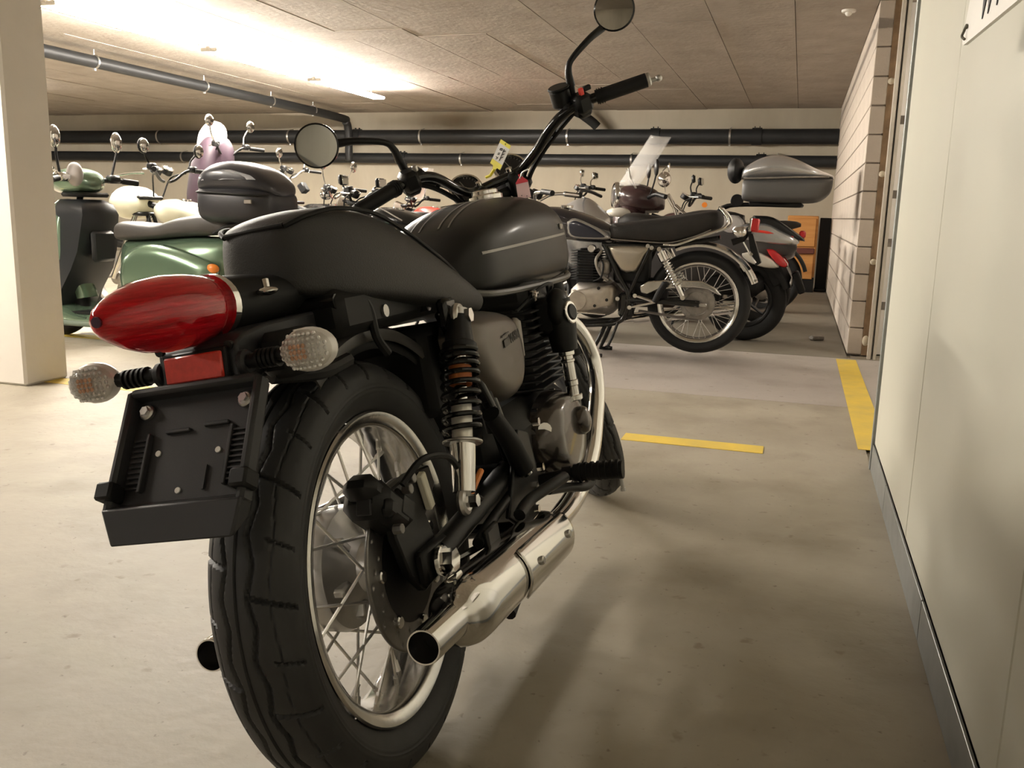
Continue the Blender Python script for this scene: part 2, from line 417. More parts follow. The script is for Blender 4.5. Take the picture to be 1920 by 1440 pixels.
# ---------------------------------------------------------------- lamps
def batten(x, y, lab, strength, L=1.5, z=None):
    z = z or H-.005
    r = tag(empty('ceiling_lamp', (x, y, z)), lab, 'ceiling lamp', 'twin fluorescent battens')
    MB().box((0, 0, -.095), (.035, L, .035), bev=.006).build('lamp_body', WHITE, r, sharp=30)
    for sy in (-1, 1): MB().tube([(0, sy*L*.35, 0), (0, sy*L*.35, -.08)], .004, 6).build('hanger_rod', ALU, r)
    for sy in (-1, 1): MB().box((0, sy*(L/2-.02), -.105), (.15, .02, .03), bev=.004).build('tube_holder', WHITE, r, sharp=30)
    TUBE = mat('tube_light_%g' % strength, (1, 1, 1), .5, emit=(*LAMPCOL, strength))
    for sx in (-.06, .06): MB().tube([(sx, -L/2+.03, -.105), (sx, L/2-.03, -.105)], .013, 12).build('lamp_tube', TUBE, r)
    return r
LX = -4.75
batten(LX, 9.05, 'twin fluorescent batten, farthest of the row above the scooters', LAMP*1.3)
batten(LX, 7.35, 'twin fluorescent batten, middle of the row above the scooters', LAMP*1.3)
batten(LX, 5.65, 'twin fluorescent batten, nearest of the row right of the pillar', LAMP*1.3)
batten(LX, 2.3, 'twin fluorescent batten on the ceiling left of the pillar', LAMP)
batten(LX, .6, 'twin fluorescent batten out of view at the left of the bike', LAMP*.25)
batten(LX, -4.5, 'added twin fluorescent fill batten, out of view behind the viewer', LAMP*.3)  # added lamp, lights the unseen ceiling that the mirrors reflect
batten(1.3, 5.4, 'twin fluorescent batten in the lobby behind the doorway', LAMP*.42, L=.35)
batten(-9.6, 8.3, 'added twin fluorescent fill batten at far left, unseen beyond the pillar', LAMP*.7)  # added unseen lamp to brighten the back-left wall and ceiling
batten(-9.6, 5.0, 'added twin fluorescent fill batten at far left, hidden by the pillar', LAMP*.7)  # second added lamp at far left, placed to stay unseen
batten(LX, -9.0, 'added unseen twin fluorescent fill batten far behind the viewer', LAMP*.6)  # added lamp to brighten the ceiling reflected in the right mirror
# smoke detector / small sensor on ceiling
sd = tag(empty('ceiling_sensor', (.185, 6.60, H)), 'small white dome sensor on the ceiling near the block wall', 'sensor')
MB().disc((0, 0, -.008), .045, (0, 0, 1), .02, 24, .004).build('sensor_base', WHITE, sd)
MB().ell((0, 0, -.022), (.022, .022, .02)).build('sensor_dome', WHITE, sd)
# ---------------------------------------------------------------- placard on the right wall
sg = tag(empty('wall_sign', (XW-.08, 1.7, 1.18)), 'white plastic placard with black handwritten letters on panel wall', 'sign')
poly = [(.030, .012), (.026, .001), (.012, -.003), (-1.1, -.05), (-1.1, .42), (-.22, .42)]
MB().prism(poly, 'x', -.003, .003).build('sign_board', WHITE, sg, sharp=30)
for y in (-.9, -.35): MB().tube([(.003, y, .2), (.08, y, .2)], .006, 8).build('sign_spacer', ALU, sg)
mt = Matrix(((0, 0, -1, -.004), (-1, 0, 0, -.118), (-.03, 1, 0, .007), (0, 0, 0, 1)))
text_mesh('sign_lettering', 'www', .15, mt, INK, sg, bold=-.0015, shear=.35)
MB().tube([(-.006, -.013, .002), (-.009, -.004, .008), (-.007, -.006, .016), (-.005, -.012, .024), (-.006, -.020, .018)], .0022, 8, sm=4).build('cord_hook', mat('grey_cord', (.12, .11, .08), .7), sg)
# ---------------------------------------------------------------- wooden crate and black bin by the back wall
cr = tag(empty('wooden_cabinet', (.02, 11.6, 0)), 'orange-stained wooden cabinet by the back wall behind the silver top case scooter', 'cabinet')
MB().box((.0, .15, .09), (.36, .36, .18), bev=.006).build('plinth', BLKS, cr)
MB().box((.0, .15, .55), (.36, .36, .74), bev=.01).build('body', WOOD, cr)
for z in (.33, .72): MB().box((.0, -.04, z), (.31, .02, .34), bev=.006).build('door_panel', WOOD, cr)
MB().box((.05, -.065, .50), (.22, .05, .07), bev=.01).build('shelf_rail', mat('dark_red_wood', (.11, .03, .02), .6), cr)
bn = tag(empty('black_board', (.285, 11.80, 0)), 'tall black board leaning between the orange cabinet and block wall', 'board')
MB().box((0, 0, .45), (.13, .04, .90), (.06, 0, 0), bev=.006).build('board_sheet', BLKS, bn)
MB().box((0, .03, .02), (.14, .14, .04), bev=.006).build('board_foot', BLKS, bn)
db = tag(MB().box((.18, 7.0, .018), (.10, .05, .034), (0, 0, .6), bev=.008).box((.15, 7.05, .012), (.05, .03, .02), (0, 0, .2), bev=.004).build('rubble_chunk', ALUD), 'small grey lump of rubble on floor by the block wall', 'rubble')
# ================================================================== MAIN MOTORCYCLE
# local frame: x forward from rear contact patch, y left, z up
def bike_matrix(x, y, hd, lean, z=0.):
    fx = Vector((math.sin(hd), math.cos(hd), 0)); ly = Vector((-math.cos(hd), math.sin(hd), 0)); z0 = Vector((0, 0, 1))
    c, s = math.cos(lean), math.sin(lean); y2 = c*ly-s*z0; z2 = c*z0+s*ly
    return Matrix(((fx.x, y2.x, z2.x, x), (fx.y, y2.y, z2.y, y), (fx.z, y2.z, z2.z, z), (0, 0, 0, 1)))
bk = tag(empty('motorcycle'), 'black retro motorcycle with empty number plate holder, nearest to the viewer', 'motorcycle')
bk.matrix_world = bike_matrix(-.5544, 1.2194, -.0140, .2071, .0025)
def part(mb, name, m, parent=None, **k): return mb.build(name, m, parent or bk, **k)
def mir(f):
    for s in (-1, 1): f(s)
AX = .332
# ---- tyre with real tread grooves
def tyre_mesh(name, R, W, rb, parent, loc, tread=True, nu=720, nv=130):
    base = [(rb, .66*W), (rb+.008, .80*W), (rb+.025, .95*W), (rb+.042, W), (R-.030, .95*W), (R-.018, .80*W), (R-.008, .57*W), (R-.002, .28*W), (R, 0)]
    P = smooth([(r, y, 0) for r, y in base]+[(r, -y, 0) for r, y in base[::-1][1:]], 12)
    A = np.array([(p[0], p[1]) for p in P]); sl = np.concatenate([[0], np.cumsum(np.hypot(*np.diff(A, axis=0).T))])
    q = np.linspace(0, sl[-1], nv); r = np.interp(q, sl, A[:, 0]); y = np.interp(q, sl, A[:, 1]); s = q-sl[-1]/2
    dr = np.gradient(r); dy = np.gradient(y); L = np.hypot(dr, dy); nr, ny = -dy/L, dr/L
    if nr[nv//2] < 0: nr, ny = -nr, -ny
    t = np.linspace(0, 2*np.pi, nu, endpoint=False); T, S = np.meshgrid(t, s, indexing='ij'); a = np.abs(S)
    g = np.zeros_like(T)
    if tread:
        N = 26
        tri = lambda p: 2*np.abs(2*(p-np.floor(p+.5)))-1
        sm_ = lambda d, w: np.clip(1.5-d/w, 0, 1)
        g = np.maximum(g, .8*sm_(a, .0016))
        side = np.where(S > 0, 0., .5)
        zz = .0195+.0045*tri(T*N/(2*np.pi)+side)
        g = np.maximum(g, sm_(np.abs(a-zz), .0026))
        ph = T*N/2/(2*np.pi)+side*.5+-(a-.02)*2.2*np.where(S > 0, 1, -1)
        d = np.abs(ph-np.round(ph))*(2*np.pi*R/(N/2))
        g = np.maximum(g, np.where((a > zz) & (a < .080), sm_(d, .0026), 0))
        ph2 = ph+.5; d2 = np.abs(ph2-np.round(ph2))*(2*np.pi*R/(N/2))
        g = np.maximum(g, np.where((a > .040) & (a < .078), sm_(d2, .0018), 0)*.8)
        zz2 = .046+.003*tri(T*N/2/(2*np.pi)+side)
        g = np.maximum(g, .35*sm_(np.abs(a-zz2), .0012))
        g *= .0055
        for c in (.088, .094, .1): g += -.0008*np.clip(1-np.abs(a-c)/.0015, 0, 1)
    rr = r[None]-nr[None]*g; yy = y[None]-ny[None]*g
    vs_ = np.stack([rr*np.cos(T), yy+0*T, rr*np.sin(T)], -1).reshape(-1, 3)
    i, j = np.meshgrid(np.arange(nu), np.arange(nv-1), indexing='ij')
    f = np.stack([i*nv+j, i*nv+j+1, ((i+1) % nu)*nv+j+1, ((i+1) % nu)*nv+j], -1).reshape(-1, 4)
    me = bpy.data.meshes.new(name); me.from_pydata(vs_.tolist(), [], f.tolist()); me.shade_smooth()
    if tread: me.set_sharp_from_angle(angle=math.radians(35))
    me.materials.append(RUB); o = bpy.data.objects.new(name, me); COL.objects.link(o); o.parent = parent; o.location = loc
    return o
def rim_part(parent, loc, R, W, m, name='rim', n=96):
    """R = flange radius, W = half width"""
    k = W/.052
    inn = [(R, -.050*k), (R-.003, -.0535*k), (R-.008, -.0525*k), (R-.021, -.0465*k), (R-.0245, -.042*k), (R-.0255, -.034*k), (R-.030, -.018*k), (R-.0315, 0)]
    inn += [(r, -y) for r, y in inn[::-1][1:]]
    out = [(r+.0045 if abs(y) < .05*k else r-.0005, y*.93) for r, y in inn[::-1][1:-1]]
    o = MB().lathe(inn+out, (0, 0, 0), (0, 1, 0), n, closedprof=True).build(name, m, parent, sharp=60); o.location = loc; return o
def spokes(parent, nsp, hubL, hubR, rimr, off, m, r=.0019, nip=True):
    protos = []
    for side, (hr, hy) in ((1, hubL), (-1, hubR)):
        for sg in (1, -1):
            a = sg*off; p0 = Vector((hr*math.cos(a), hy, hr*math.sin(a))); p1 = Vector((rimr, side*.006, 0))
            mb = MB().tube([p0, p1], r, 6)
            if nip: mb.tube([p1-(p1-p0).normalized()*.016, p1+(p1-p0).normalized()*.004], r*1.75, 6)
            protos.append((mb.build('spoke', m, parent), side, sg))
    k = 0; per = nsp//4
    for o, side, sg in protos:
        for i in range(per):
            q = o if i == 0 else o.copy()
            if i: COL.objects.link(q)
            q.rotation_euler = (0, 2*math.pi*(i+ (.25 if side > 0 else 0)+(.5 if sg > 0 else 0)+.12)/per, 0)
# ---- rear wheel
rw = rim_part(bk, (0, 0, AX), .2445, .052, CHRW, 'rear_wheel')
tyre_mesh('tyre', .332, .0655, .2425, rw, (0, 0, 0))
part(MB().lathe([(.0, .088), (.03, .088), (.078, .080), (.098, .070), (.101, .030), (.096, .018), (.060, .006), (.042, -.01), (.040, -.045), (.058, -.050), (.060, -.060), (.03, -.066), (0, -.066)], n=48), 'hub', ALU, rw)
for i in range(6):
    a = i*math.pi/3+.2
    part(MB().box((.066*math.cos(a), .015, .066*math.sin(a)), (.03, .04, .016), Matrix.Rotation(-a, 3, 'Y'), bev=.004), 'hub_rib', ALU, rw)
spokes(rw, 36, (.095, .055), (.056, -.052), .2125, math.radians(62), mat('spoke_steel', (.78, .76, .72), .3, .8), .0026)
# sprocket and chain on the left
part(MB().disc((0, .098, 0), .085, (0, 1, 0), .007, 48), 'sprocket', STEEL, rw)
part(MB().tube([(0, .098, .085), (.50, .098, .045)], .008, 6).tube([(0, .098, -.085), (.50, .098, -.03)], .008, 6), 'chain', STEEL, rw)
# valve stem
part(MB().tube([(.208*math.cos(4.1), .0, .208*math.sin(4.1)), (.18*math.cos(4.1), -.012, .18*math.sin(4.1))], .004, 8), 'valve_stem', ALU, rw)
# ---- brake disc with drilled holes
def brake_disc(parent, loc, r0, r1, y, holes=True):
    nu, nv = 240, 12; vs_ = []; f = []
    for i in range(nu):
        t = 2*math.pi*i/nu
        for j in range(nv+1):
            r = r0+(r1-r0)*j/nv; vs_.append((r*math.cos(t), 0, r*math.sin(t)))
    for i in range(nu):
        for j in range(nv):
            k = i % 20
            if holes and ((k in (3, 4) and j == 3) or (k in (10, 11) and j == 6) or (k in (16, 17) and j == 9)): continue
            f.append((i*(nv+1)+j, i*(nv+1)+j+1, ((i+1) % nu)*(nv+1)+j+1, ((i+1) % nu)*(nv+1)+j))
    mb = MB(); mb.v = vs_; mb.f = f
    o = mb.build('brake_disc', STEEL, parent, sharp=30); o.location = loc
    md = o.modifiers.new('thick', 'SOLIDIFY'); md.thickness = .005; md.offset = 0
    return o
bd = brake_disc(rw, (0, -.078, 0), .088, .135, 0)
part(MB().lathe([(.03, -.072), (.07, -.072), (.09, -.076), (.09, -.081), (.07, -.080), (.03, -.082)], n=48, closedprof=True), 'disc_carrier', BLKS, rw)
for i in range(7):
    a = i*2*math.pi/7+.3
    part(MB().disc((.098*math.cos(a), -.082, .098*math.sin(a)), .010, (0, 1, 0), .010, 10, .002), 'disc_bolt', CHRW, rw)
# ---- swingarm, axle, caliper
sw = part(MB().tube([(.50, -.115, .37), (.30, -.118, .352), (.03, -.118, .334)], .021, 14).box((.01, -.118, .332), (.10, .020, .055), bev=.006)
     .tube([(.50, .115, .37), (.30, .118, .352), (.03, .118, .334)], .021, 14).box((.01, .118, .332), (.10, .020, .055), bev=.006).tube([(.40, -.11, .36), (.40, .11, .36)], .024, 14), 'swingarm', BLKS)
part(MB().tube([(0, -.16, AX), (0, .15, AX)], .0085, 10), 'rear_axle', ALU)
part(MB().disc((0, -.138, AX), .024, (0, 1, 0), .010, 24, .002).disc((0, -.151, AX), .0185, (0, 1, 0), .020, 6), 'axle_nut', CHR)
part(MB().box((.035, -.132, .330), (.05, .006, .034), bev=.002).tube([(.058, -.13, .33), (.09, -.13, .328)], .005, 8), 'chain_adjuster', ALU)
cbr = [(.045, .300), (-.02, .292), (-.060, .330), (-.085, .40), (-.07, .470), (.00, .475), (.075, .468), (.085, .435), (.03, .40), (.05, .35)]
part(MB().prism(cbr, 'y', -.112, -.096), 'caliper_bracket', BLKS, bev=.003)
cal = part(MB().box((-.080, -.088, .446), (.100, .075, .060), (0, .65, 0), bev=.018).box((-.098, -.088, .474), (.075, .055, .040), (0, .65, 0), bev=.014).box((-.055, -.112, .436), (.06, .03, .050), (0, .65, 0), bev=.012).box((-.105, -.120, .452), (.03, .02, .03), (0, .65, 0), bev=.008), 'brake_caliper', BLKS)
part(MB().box((-.130, -.095, .462), (.006, .022, .022), (0, .4, 0), bev=.001), 'pad_cover', GREYP, cal)
for p in ((-.055, -.130, .464), (-.03, -.126, .474), (-.10, -.126, .418)): part(MB().disc(p, .008, (0, 1, 0), .014, 8, .001), 'caliper_bolt', STEEL, cal)
part(MB().tube([(-.07, -.13, .475), (-.03, -.15, .50), (.05, -.155, .485), (.10, -.15, .45), (.12, -.145, .41), (.20, -.14, .37)], .0055, 8, sm=6), 'brake_hose', BLKP)
part(MB().box((.030, -.118, .437), (.018, .012, .062), (0, -.25, 0), bev=.002), 'bracket_label', mat('label_white', (.62, .60, .50), .5))
# ---- shocks
def shock(s):
    y = s*.155; top = Vector((.213, y, .690)); bot = Vector((.090, y, .398)); d = (bot-top).normalized(); L = (bot-top).length
    at = lambda t: top+d*t
    sh = part(MB().tube([at(.055), at(L-.045)], .011, 14), 'shock_absorber', CHR)
    part(MB().tube([at(.15), at(L-.03)], .0175, 18), 'damper_body', mat('damper_white', (.72, .70, .64), .3, .4), sh)
    part(MB().tube([at(L-.095), at(L-.015)], [.022, .022, .019], 18), 'lower_sleeve', CHR, sh)
    part(MB().disc(at(L-.098), .034, d, .006, 24, .002), 'spring_seat', ALU, sh)
    part(MB().disc(at(.055), .030, d, .016, 24, .003).tube([at(0), at(.055)], [.020, .026], 18), 'upper_cup', BLKS, sh)
    part(MB().tube([at(-.012), at(.045)], [.018, .019, .023], 16), 'upper_boot', ALU, sh)
    n = 9; a, b, _ = frame_of(d); pts = []
    for i in range(n*16+1):
        t = i/(n*16); an = 2*math.pi*n*t
        # tighter coils at the top
        tt = .062+(L-.165)*(t**1.25)
        pts.append(at(tt)+a*.0305*math.cos(an)+b*.0305*math.sin(an))
    part(MB().tube(pts, .0046, 8), 'coil_spring', BLK, sh)
    part(MB().ring(top, (0, 1, 0), .016, .008, 20, 8), 'upper_eye', ALU, sh)
    part(MB().ring(bot, (0, 1, 0), .016, .008, 20, 8), 'lower_eye', ALU, sh)
    part(MB().disc(top+Vector((0, s*.014, 0)), .013, (0, 1, 0), .02, 6), 'mount_nut', CHR, sh)
    part(MB().disc(bot+Vector((0, s*.014, 0)), .011, (0, 1, 0), .02, 6), 'mount_nut', CHR, sh)
    tt = .105
    part(MB().lathe([(.0195, -.016), (.0195, .016)], at(tt), d, 16, a0=0, a1=math.pi*1.99), 'warning_label', mat('label_orange', (.55, .18, .06), .5), sh)
mir(shock)
# ---- frame
fr = MB()
for s in (-1, 1):
    fr.tube([(1.10, s*.03, .80), (1.07, s*.10, .62), (1.03, s*.12, .35), (.97, s*.12, .215), (.85, s*.12, .185), (.55, s*.12, .185), (.46, s*.12, .23), (.44, s*.125, .36), (.37, s*.125, .52), (.30, s*.12, .66), (.40, s*.09, .71)], .017, 12, sm=4)
    fr.tube([(.45, s*.08, .705), (.20, s*.108, .735), (.08, s*.098, .760), (.01, s*.07, .770)], .015, 12, sm=4)
    fr.tube([(.205, s*.13, .70), (.33, s*.135, .52), (.43, s*.13, .39)], .014, 12)
    fr.box((.215, s*.135, .70), (.05, .02, .05), bev=.006)
fr.tube([(1.12, 0, .84), (.80, 0, .80), (.45, 0, .71)], .026, 14)
fr.tube([(1.185, 0, .735), (1.085, 0, .93)], .032, 16)
fr.tube([(.20, -.11, .72), (.20, .11, .72)], .012, 10).tube([(-.08, -.09, .752), (-.08, .09, .752)], .012, 10).tube([(.46, -.12, .23), (.46, .12, .23)], .015, 10)
part(fr, 'frame', BLK)
# ---- rear fender (arc over the tyre)
def fender_arc(c, R, W, a0, a1, depth, n=28, th=.004):
    rings = []
    prof = [(-W, -depth), (-W*.99, -depth*.55), (-W*.94, -.014), (-W*.72, -.003), (-W*.35, .001), (0, .002)]
    prof = prof+[(-y, r) for y, r in prof[::-1][1:]]
    full = prof+[(y*.96, r-th) for y, r in prof[::-1]]
    for i in range(n+1):
        t = a0+(a1-a0)*i/n
        rings.append([Vector((c[0]+(R+r)*math.cos(t), c[1]+y, c[2]+(R+r)*math.sin(t))) for y, r in full])
    return rings
part(MB().loft(fender_arc((0.015, 0, AX), .385, .082, math.radians(38), math.radians(119), .030)), 'rear_fender', mat('fender_satin', (.040, .038, .036), .40), sharp=50)
part(MB().loft(fender_arc((0.02, 0, AX), .362, .070, math.radians(-5), math.radians(112), .02)), 'inner_fender', BLKP, sharp=50)
# tool / electrics box under the seat
part(MB().box((.30, 0, .60), (.20, .18, .16), bev=.015).box((.14, 0, .735), (.46, .20, .07), bev=.015), 'under_seat_tray', BLKP)
for s in (-1, 1):
    part(MB().tube([(-.02, s*.088, .775), (.005, s*.095, .735), (.01, s*.096, .69), (.03, s*.10, .66)], .007, 8, sm=4), 'fender_stay', BLKS)
    part(MB().disc((.045, s*.10, .725), .010, (0, 1, 0), .008, 12), 'stay_bolt', ALU)
# ---- seat
ST = [(-.122, .030, .026, .785, .852, .860), (-.112, .055, .048, .772, .866, .876), (-.085, .082, .070, .762, .877, .890), (-.03, .106, .090, .752, .884, .900), (.06, .124, .102, .739, .876, .895), (.15, .134, .108, .724, .848, .868),
      (.25, .137, .108, .705, .812, .832), (.35, .133, .102, .688, .777, .797), (.44, .124, .088, .678, .744, .769), (.50, .104, .062, .680, .727, .757), (.535, .065, .030, .690, .724, .740)]
rings = []
for x, yb, yt, zb, zp, zc in ST:
    half = [(0, zb+.004), (yb*.55, zb+.002), (yb*.92, zb), (yb*1.0, zb+.016), (yb*1.03, zb+(zp-zb)*.45), (yb*.97, zb+(zp-zb)*.75), (yt*1.03, zp-.004), (yt*.93, zp+.004), (yt*.55, zc-.003), (0, zc)]
    pts = [Vector((x, -y, z)) for y, z in half]+[Vector((x, y, z)) for y, z in half[::-1][1:-1]]
    rings.append(pts)
seat = part(MB().loft(rings), 'seat', LEATH, sharp=180, sub=2)
for s in (-1, 1):
    part(MB().tube([(x, s*yt*1.02, zp+.001) for x, yb, yt, zb, zp, zc in ST[1:]], .0035, 8, sm=5), 'seat_piping', BLKP, seat)
part(MB().tube([(ST[1][0]-.002*(1-abs(y)), y*.048, .869) for y in (-1, -.5, 0, .5, 1)], .0035, 8, sm=4), 'seat_piping', BLKP, seat)
part(MB().ell((-.195, -.055, .782), (.012, .016, .006)).tube([(-.195, -.055, .782), (-.19, -.052, .797)], .005, 10), 'helmet_lock', CHR)
# ---- tank
TS0 = [(.480, .045, .735, .790), (.50, .088, .718, .828), (.54, .118, .709, .862), (.62, .136, .705, .892), (.72, .150, .704, .914), (.83, .160, .704, .926), (.94, .168, .705, .929), (1.03, .168, .708, .920), (1.085, .152, .716, .900), (1.112, .115, .732, .868), (1.122, .06, .755, .835)]
TS = [tuple(np.array(a)*(1-t)+np.array(b)*t) for a, b in ()] or None
def _tsmooth():
    A = smooth([(a, b, c) for a, b, c, d in TS0], 5); B = smooth([(a, b, d) for a, b, c, d in TS0], 5)
    return [(p.x, p.y, p.z, q.z) for p, q in zip(A, B)]
TS = _tsmooth()
def tank_pt(x, a, off=0.):
    """a: angle from +y(left) through top; superellipse section"""
    X = [t[0] for t in TS]; w_ = float(np.interp(x, X, [t[1] for t in TS])); zb = float(np.interp(x, X, [t[2] for t in TS])); zt = float(np.interp(x, X, [t[3] for t in TS]))
    zm = zb+(zt-zb)*.42; e = .66
    c, s_ = math.cos(a), math.sin(a); h = (zt-zm) if s_ > 0 else (zm-zb)
    ec, es = (e, e) if s_ > 0 else (.42, .55)
    y = w_*math.copysign(abs(c)**ec, c); z = zm+h*math.copysign(abs(s_)**es, s_)
    return Vector((x, y+off*c, z+off*s_))
rings = []
for t in TS: rings.append([tank_pt(t[0], 2*math.pi*j/72) for j in range(72)])
tank = part(MB().loft(rings), 'fuel_tank', TANKM, sharp=180)
def tank_strip(name, path, wd, m, off=.0012):
    rings = []; P = [tank_pt(x, a, off) for x, a in path]
    n = len(P)
    for i, (x, a) in enumerate(path):
        d = (P[min(i+1, n-1)]-P[max(i-1, 0)]).normalized(); nn = tank_pt(x, a, .01)-tank_pt(x, a, 0); nn.normalize(); sd_ = d.cross(nn).normalized()
        rings.append([P[i]-sd_*wd, P[i]-sd_*wd*.9+nn*.0009, P[i]+sd_*wd*.9+nn*.0009, P[i]+sd_*wd])
    return part(MB().loft(rings, ringclosed=False), name, m, tank)
PI = math.pi
def side_angle(x, z, s):
    X = [t[0] for t in TS]; zb = float(np.interp(x, X, [t[2] for t in TS])); zt = float(np.interp(x, X, [t[3] for t in TS])); zm = zb+(zt-zb)*.42
    k = (z-zm)/(zt-zm) if z > zm else -(zm-z)/(zm-zb); e = .66 if z > zm else .55
    a = math.asin(math.copysign(min(1, abs(k))**(1/e), k)); return a if s > 0 else math.pi-a
for s in (-1, 1):
    ang = lambda d: math.radians(180-d) if s < 0 else math.radians(d)
    tank_strip('pinstripe', [(.525+.49*i/12, side_angle(.525+.49*i/12, .795+.022*i/12, s)) for i in range(13)], .0030, SILP)
    for yy_ in (.022, .044):
        tank_strip('top_stripe', [(.535+.34*i/16, (lambda x_: (PI-1 if 0 else (math.acos(min(1, yy_/float(np.interp(x_, [t[0] for t in TS], [t[1] for t in TS])))**(1/.66)) if s > 0 else PI-math.acos(min(1, yy_/float(np.interp(x_, [t[0] for t in TS], [t[1] for t in TS])))**(1/.66)))))(.535+.34*i/16)) for i in range(17)], .0017, mat('stripe_dim', (.15, .145, .135), .4))
    # lower chrome-grey trim
    part(MB().tube([Vector((x, s*(float(np.interp(x, [t[0] for t in TS], [t[1] for t in TS]))*.93), float(np.interp(x, [t[0] for t in TS], [t[2] for t in TS]))+.002)) for x in [.50, .53, .57, .63, .70, .78, .86, .94, 1.0, 1.05, 1.08]], .0075, 8, sm=3), 'tank_trim', TRIMG, tank)
part(MB().disc((.955, 0, .936), .044, (-.02, 0, 1), .020, 40, .004).disc((.955, 0, .950), .034, (-.02, 0, 1), .014, 40, .003), 'filler_cap', CHR, tank)
part(MB().box((.80, .035, .924), (.04, .055, .0015), (0, -.06, .3)), 'tank_sticker', mat('sticker_grey', (.35, .34, .31), .6), tank)
# small emblem on the tank flank
for s in (-1, 1):
    p = tank_pt(1.005, math.radians(180-14 if s < 0 else 14), .001)
    mt = Matrix.Translation(p) @ Matrix(((1, 0, 0, 0), (0, 0, s, 0), (0, 1, 0, 0), (0, 0, 0, 1))) if s < 0 else Matrix.Translation(p) @ Matrix(((-1, 0, 0, 0), (0, 0, 1, 0), (0, 1, 0, 0), (0, 0, 0, 1)))
    part(MB().box(p+Vector((0, 0, -.012)), (.055, .004, .014), (0, 0, -.12*s), bev=.001), 'tank_emblem', SILP, tank)
# ---- side covers
SC = [(.225, .655), (.255, .685), (.33, .690), (.45, .682), (.535, .660), (.565, .610), (.560, .555), (.525, .510), (.46, .495), (.375, .508), (.30, .545), (.245, .60)]
for s in (-1, 1):
    c = part(MB().pillow(SC, s*.105, s*.168, 6, .42, k=5), 'side_cover', BRONZE, sharp=70)
    if s < 0:
        part(MB().box((.40, -.1718, .618), (.035, .0012, .014), (0, -.1, 0)).box((.40, -.1716, .633), (.045, .0012, .003), (0, -.1, 0)), 'cover_badge', mat('badge_dark', (.05, .045, .04), .5), c)
        text_mesh('cover_lettering', 'W800', .026, Matrix(((1, 0, 0, .425), (0, 0, -1, -.1705), (0.08, 1, 0, .612), (0, 0, 0, 1))), mat('badge_brown', (.06, .055, .05), .5), c)
# ---- tail light, number plate holder, signals
TL = [(-.445, .004, .004), (-.442, .012, .012), (-.430, .022, .022), (-.405, .034, .033), (-.375, .043, .042), (-.34, .0475, .046), (-.305, .0475, .046), (-.275, .044, .043), (-.248, .040, .040)]
def tl_ring(x, h, w_, sc=1., n=28): return [Vector((x, w_*1.0*sc*math.cos(2*PI*j/n), .776+(x+.445)*.0+h*sc*math.sin(2*PI*j/n)*(1.0 if math.sin(2*PI*j/n) < 0 else .92))) for j in range(n)]
tl = part(MB().loft([tl_ring(*t) for t in TL]), 'tail_light', RED, sharp=180)
part(MB().loft([tl_ring(x+.004, h, w_, .80) for x, h, w_ in TL[1:]]), 'light_reflector', REDIN, tl, sharp=180)
part(MB().disc((-.444, 0, .776), .006, (1, 0, 0), .004, 12), 'lens_screw', mat('screw_dark', (.06, .02, .05), .4), tl)
part(MB().loft([tl_ring(-.251, .040, .040), tl_ring(-.251, .0435, .0435), tl_ring(-.239, .0435, .0435), tl_ring(-.239, .040, .040)]), 'chrome_bezel', CHR, tl, sharp=40)
part(MB().loft([tl_ring(-.241, .040, .040), tl_ring(-.17, .038, .042), tl_ring(-.12, .034, .048), tl_ring(-.05, .03, .05)]), 'lamp_base', BLKP, tl, sharp=60)
# tail bracket
DX = .027
tb = part(MB().loft([[Vector(p) for p in ((-.08, -.055, .745), (-.08, .055, .745), (-.08, .055, .70), (-.08, -.055, .70))], [Vector(p) for p in ((-.22, -.058, .742), (-.22, .058, .742), (-.22, .058, .69), (-.22, -.058, .69))],
      [Vector(p) for p in ((-.300+DX, -.060, .735), (-.300+DX, .060, .735), (-.300+DX, .060, .668), (-.300+DX, -.060, .668))], [Vector(p) for p in ((-.318+DX, -.058, .726), (-.318+DX, .058, .726), (-.325+DX, .058, .665), (-.325+DX, -.058, .665))]]), 'tail_bracket', GREYP, sharp=30, bev=.004)
part(MB().box((-.329+DX, .0, .7035), (.008, .084, .033), (0, .12, 0), bev=.002), 'rear_reflector', REFL, tb)
part(MB().box((-.325+DX, .0, .7035), (.008, .094, .041), (0, .12, 0), bev=.002), 'reflector_frame', BLKP, tb)
for p in ((-.322+DX, .050, .729), (-.318+DX, -.048, .724)): part(MB().disc(p, .006, (1, 0, 0), .006, 10), 'bracket_screw', BLKS, tb)
# plate holder: tray leaning back
t0 = Vector((-.298, 0, .673)); t1 = Vector((-.382, 0, .549)); dn = (t1-t0).normalized(); nb_ = Vector((dn.z, 0, -dn.x)); 
if nb_.x > 0: nb_ = -nb_
PR = Matrix(((nb_.x, 0, -dn.x), (0, 1, 0), (nb_.z, 0, -dn.z)))   # local: x back, y left, z up along plate
def pp(x, y, z): return t0+PR @ Vector((x, y, z))
def pbox(c, d, bev=.0): 
    mb = MB(); mb.box((0, 0, 0), d, bev=bev); mb.v = [tuple(pp(*c)+PR @ Vector(v)) for v in mb.v]; return mb
Lh = (t1-t0).length; Wh = .098
def padd(lst):
    mb = MB()
    for c, d, b in lst: q = pbox(c, d, b); mb.add(q.v, q.f)
    return mb
phb = part(padd([((0, 0, -Lh/2), (.006, 2*Wh, Lh), .003), ((.010, -Wh+.005, -Lh/2), (.022, .012, Lh+.008), .004), ((.010, Wh-.005, -Lh/2), (.022, .012, Lh+.008), .004), ((.010, 0, .001), (.022, 2*Wh-.01, .012), .004)]), 'plate_holder', GREYP)
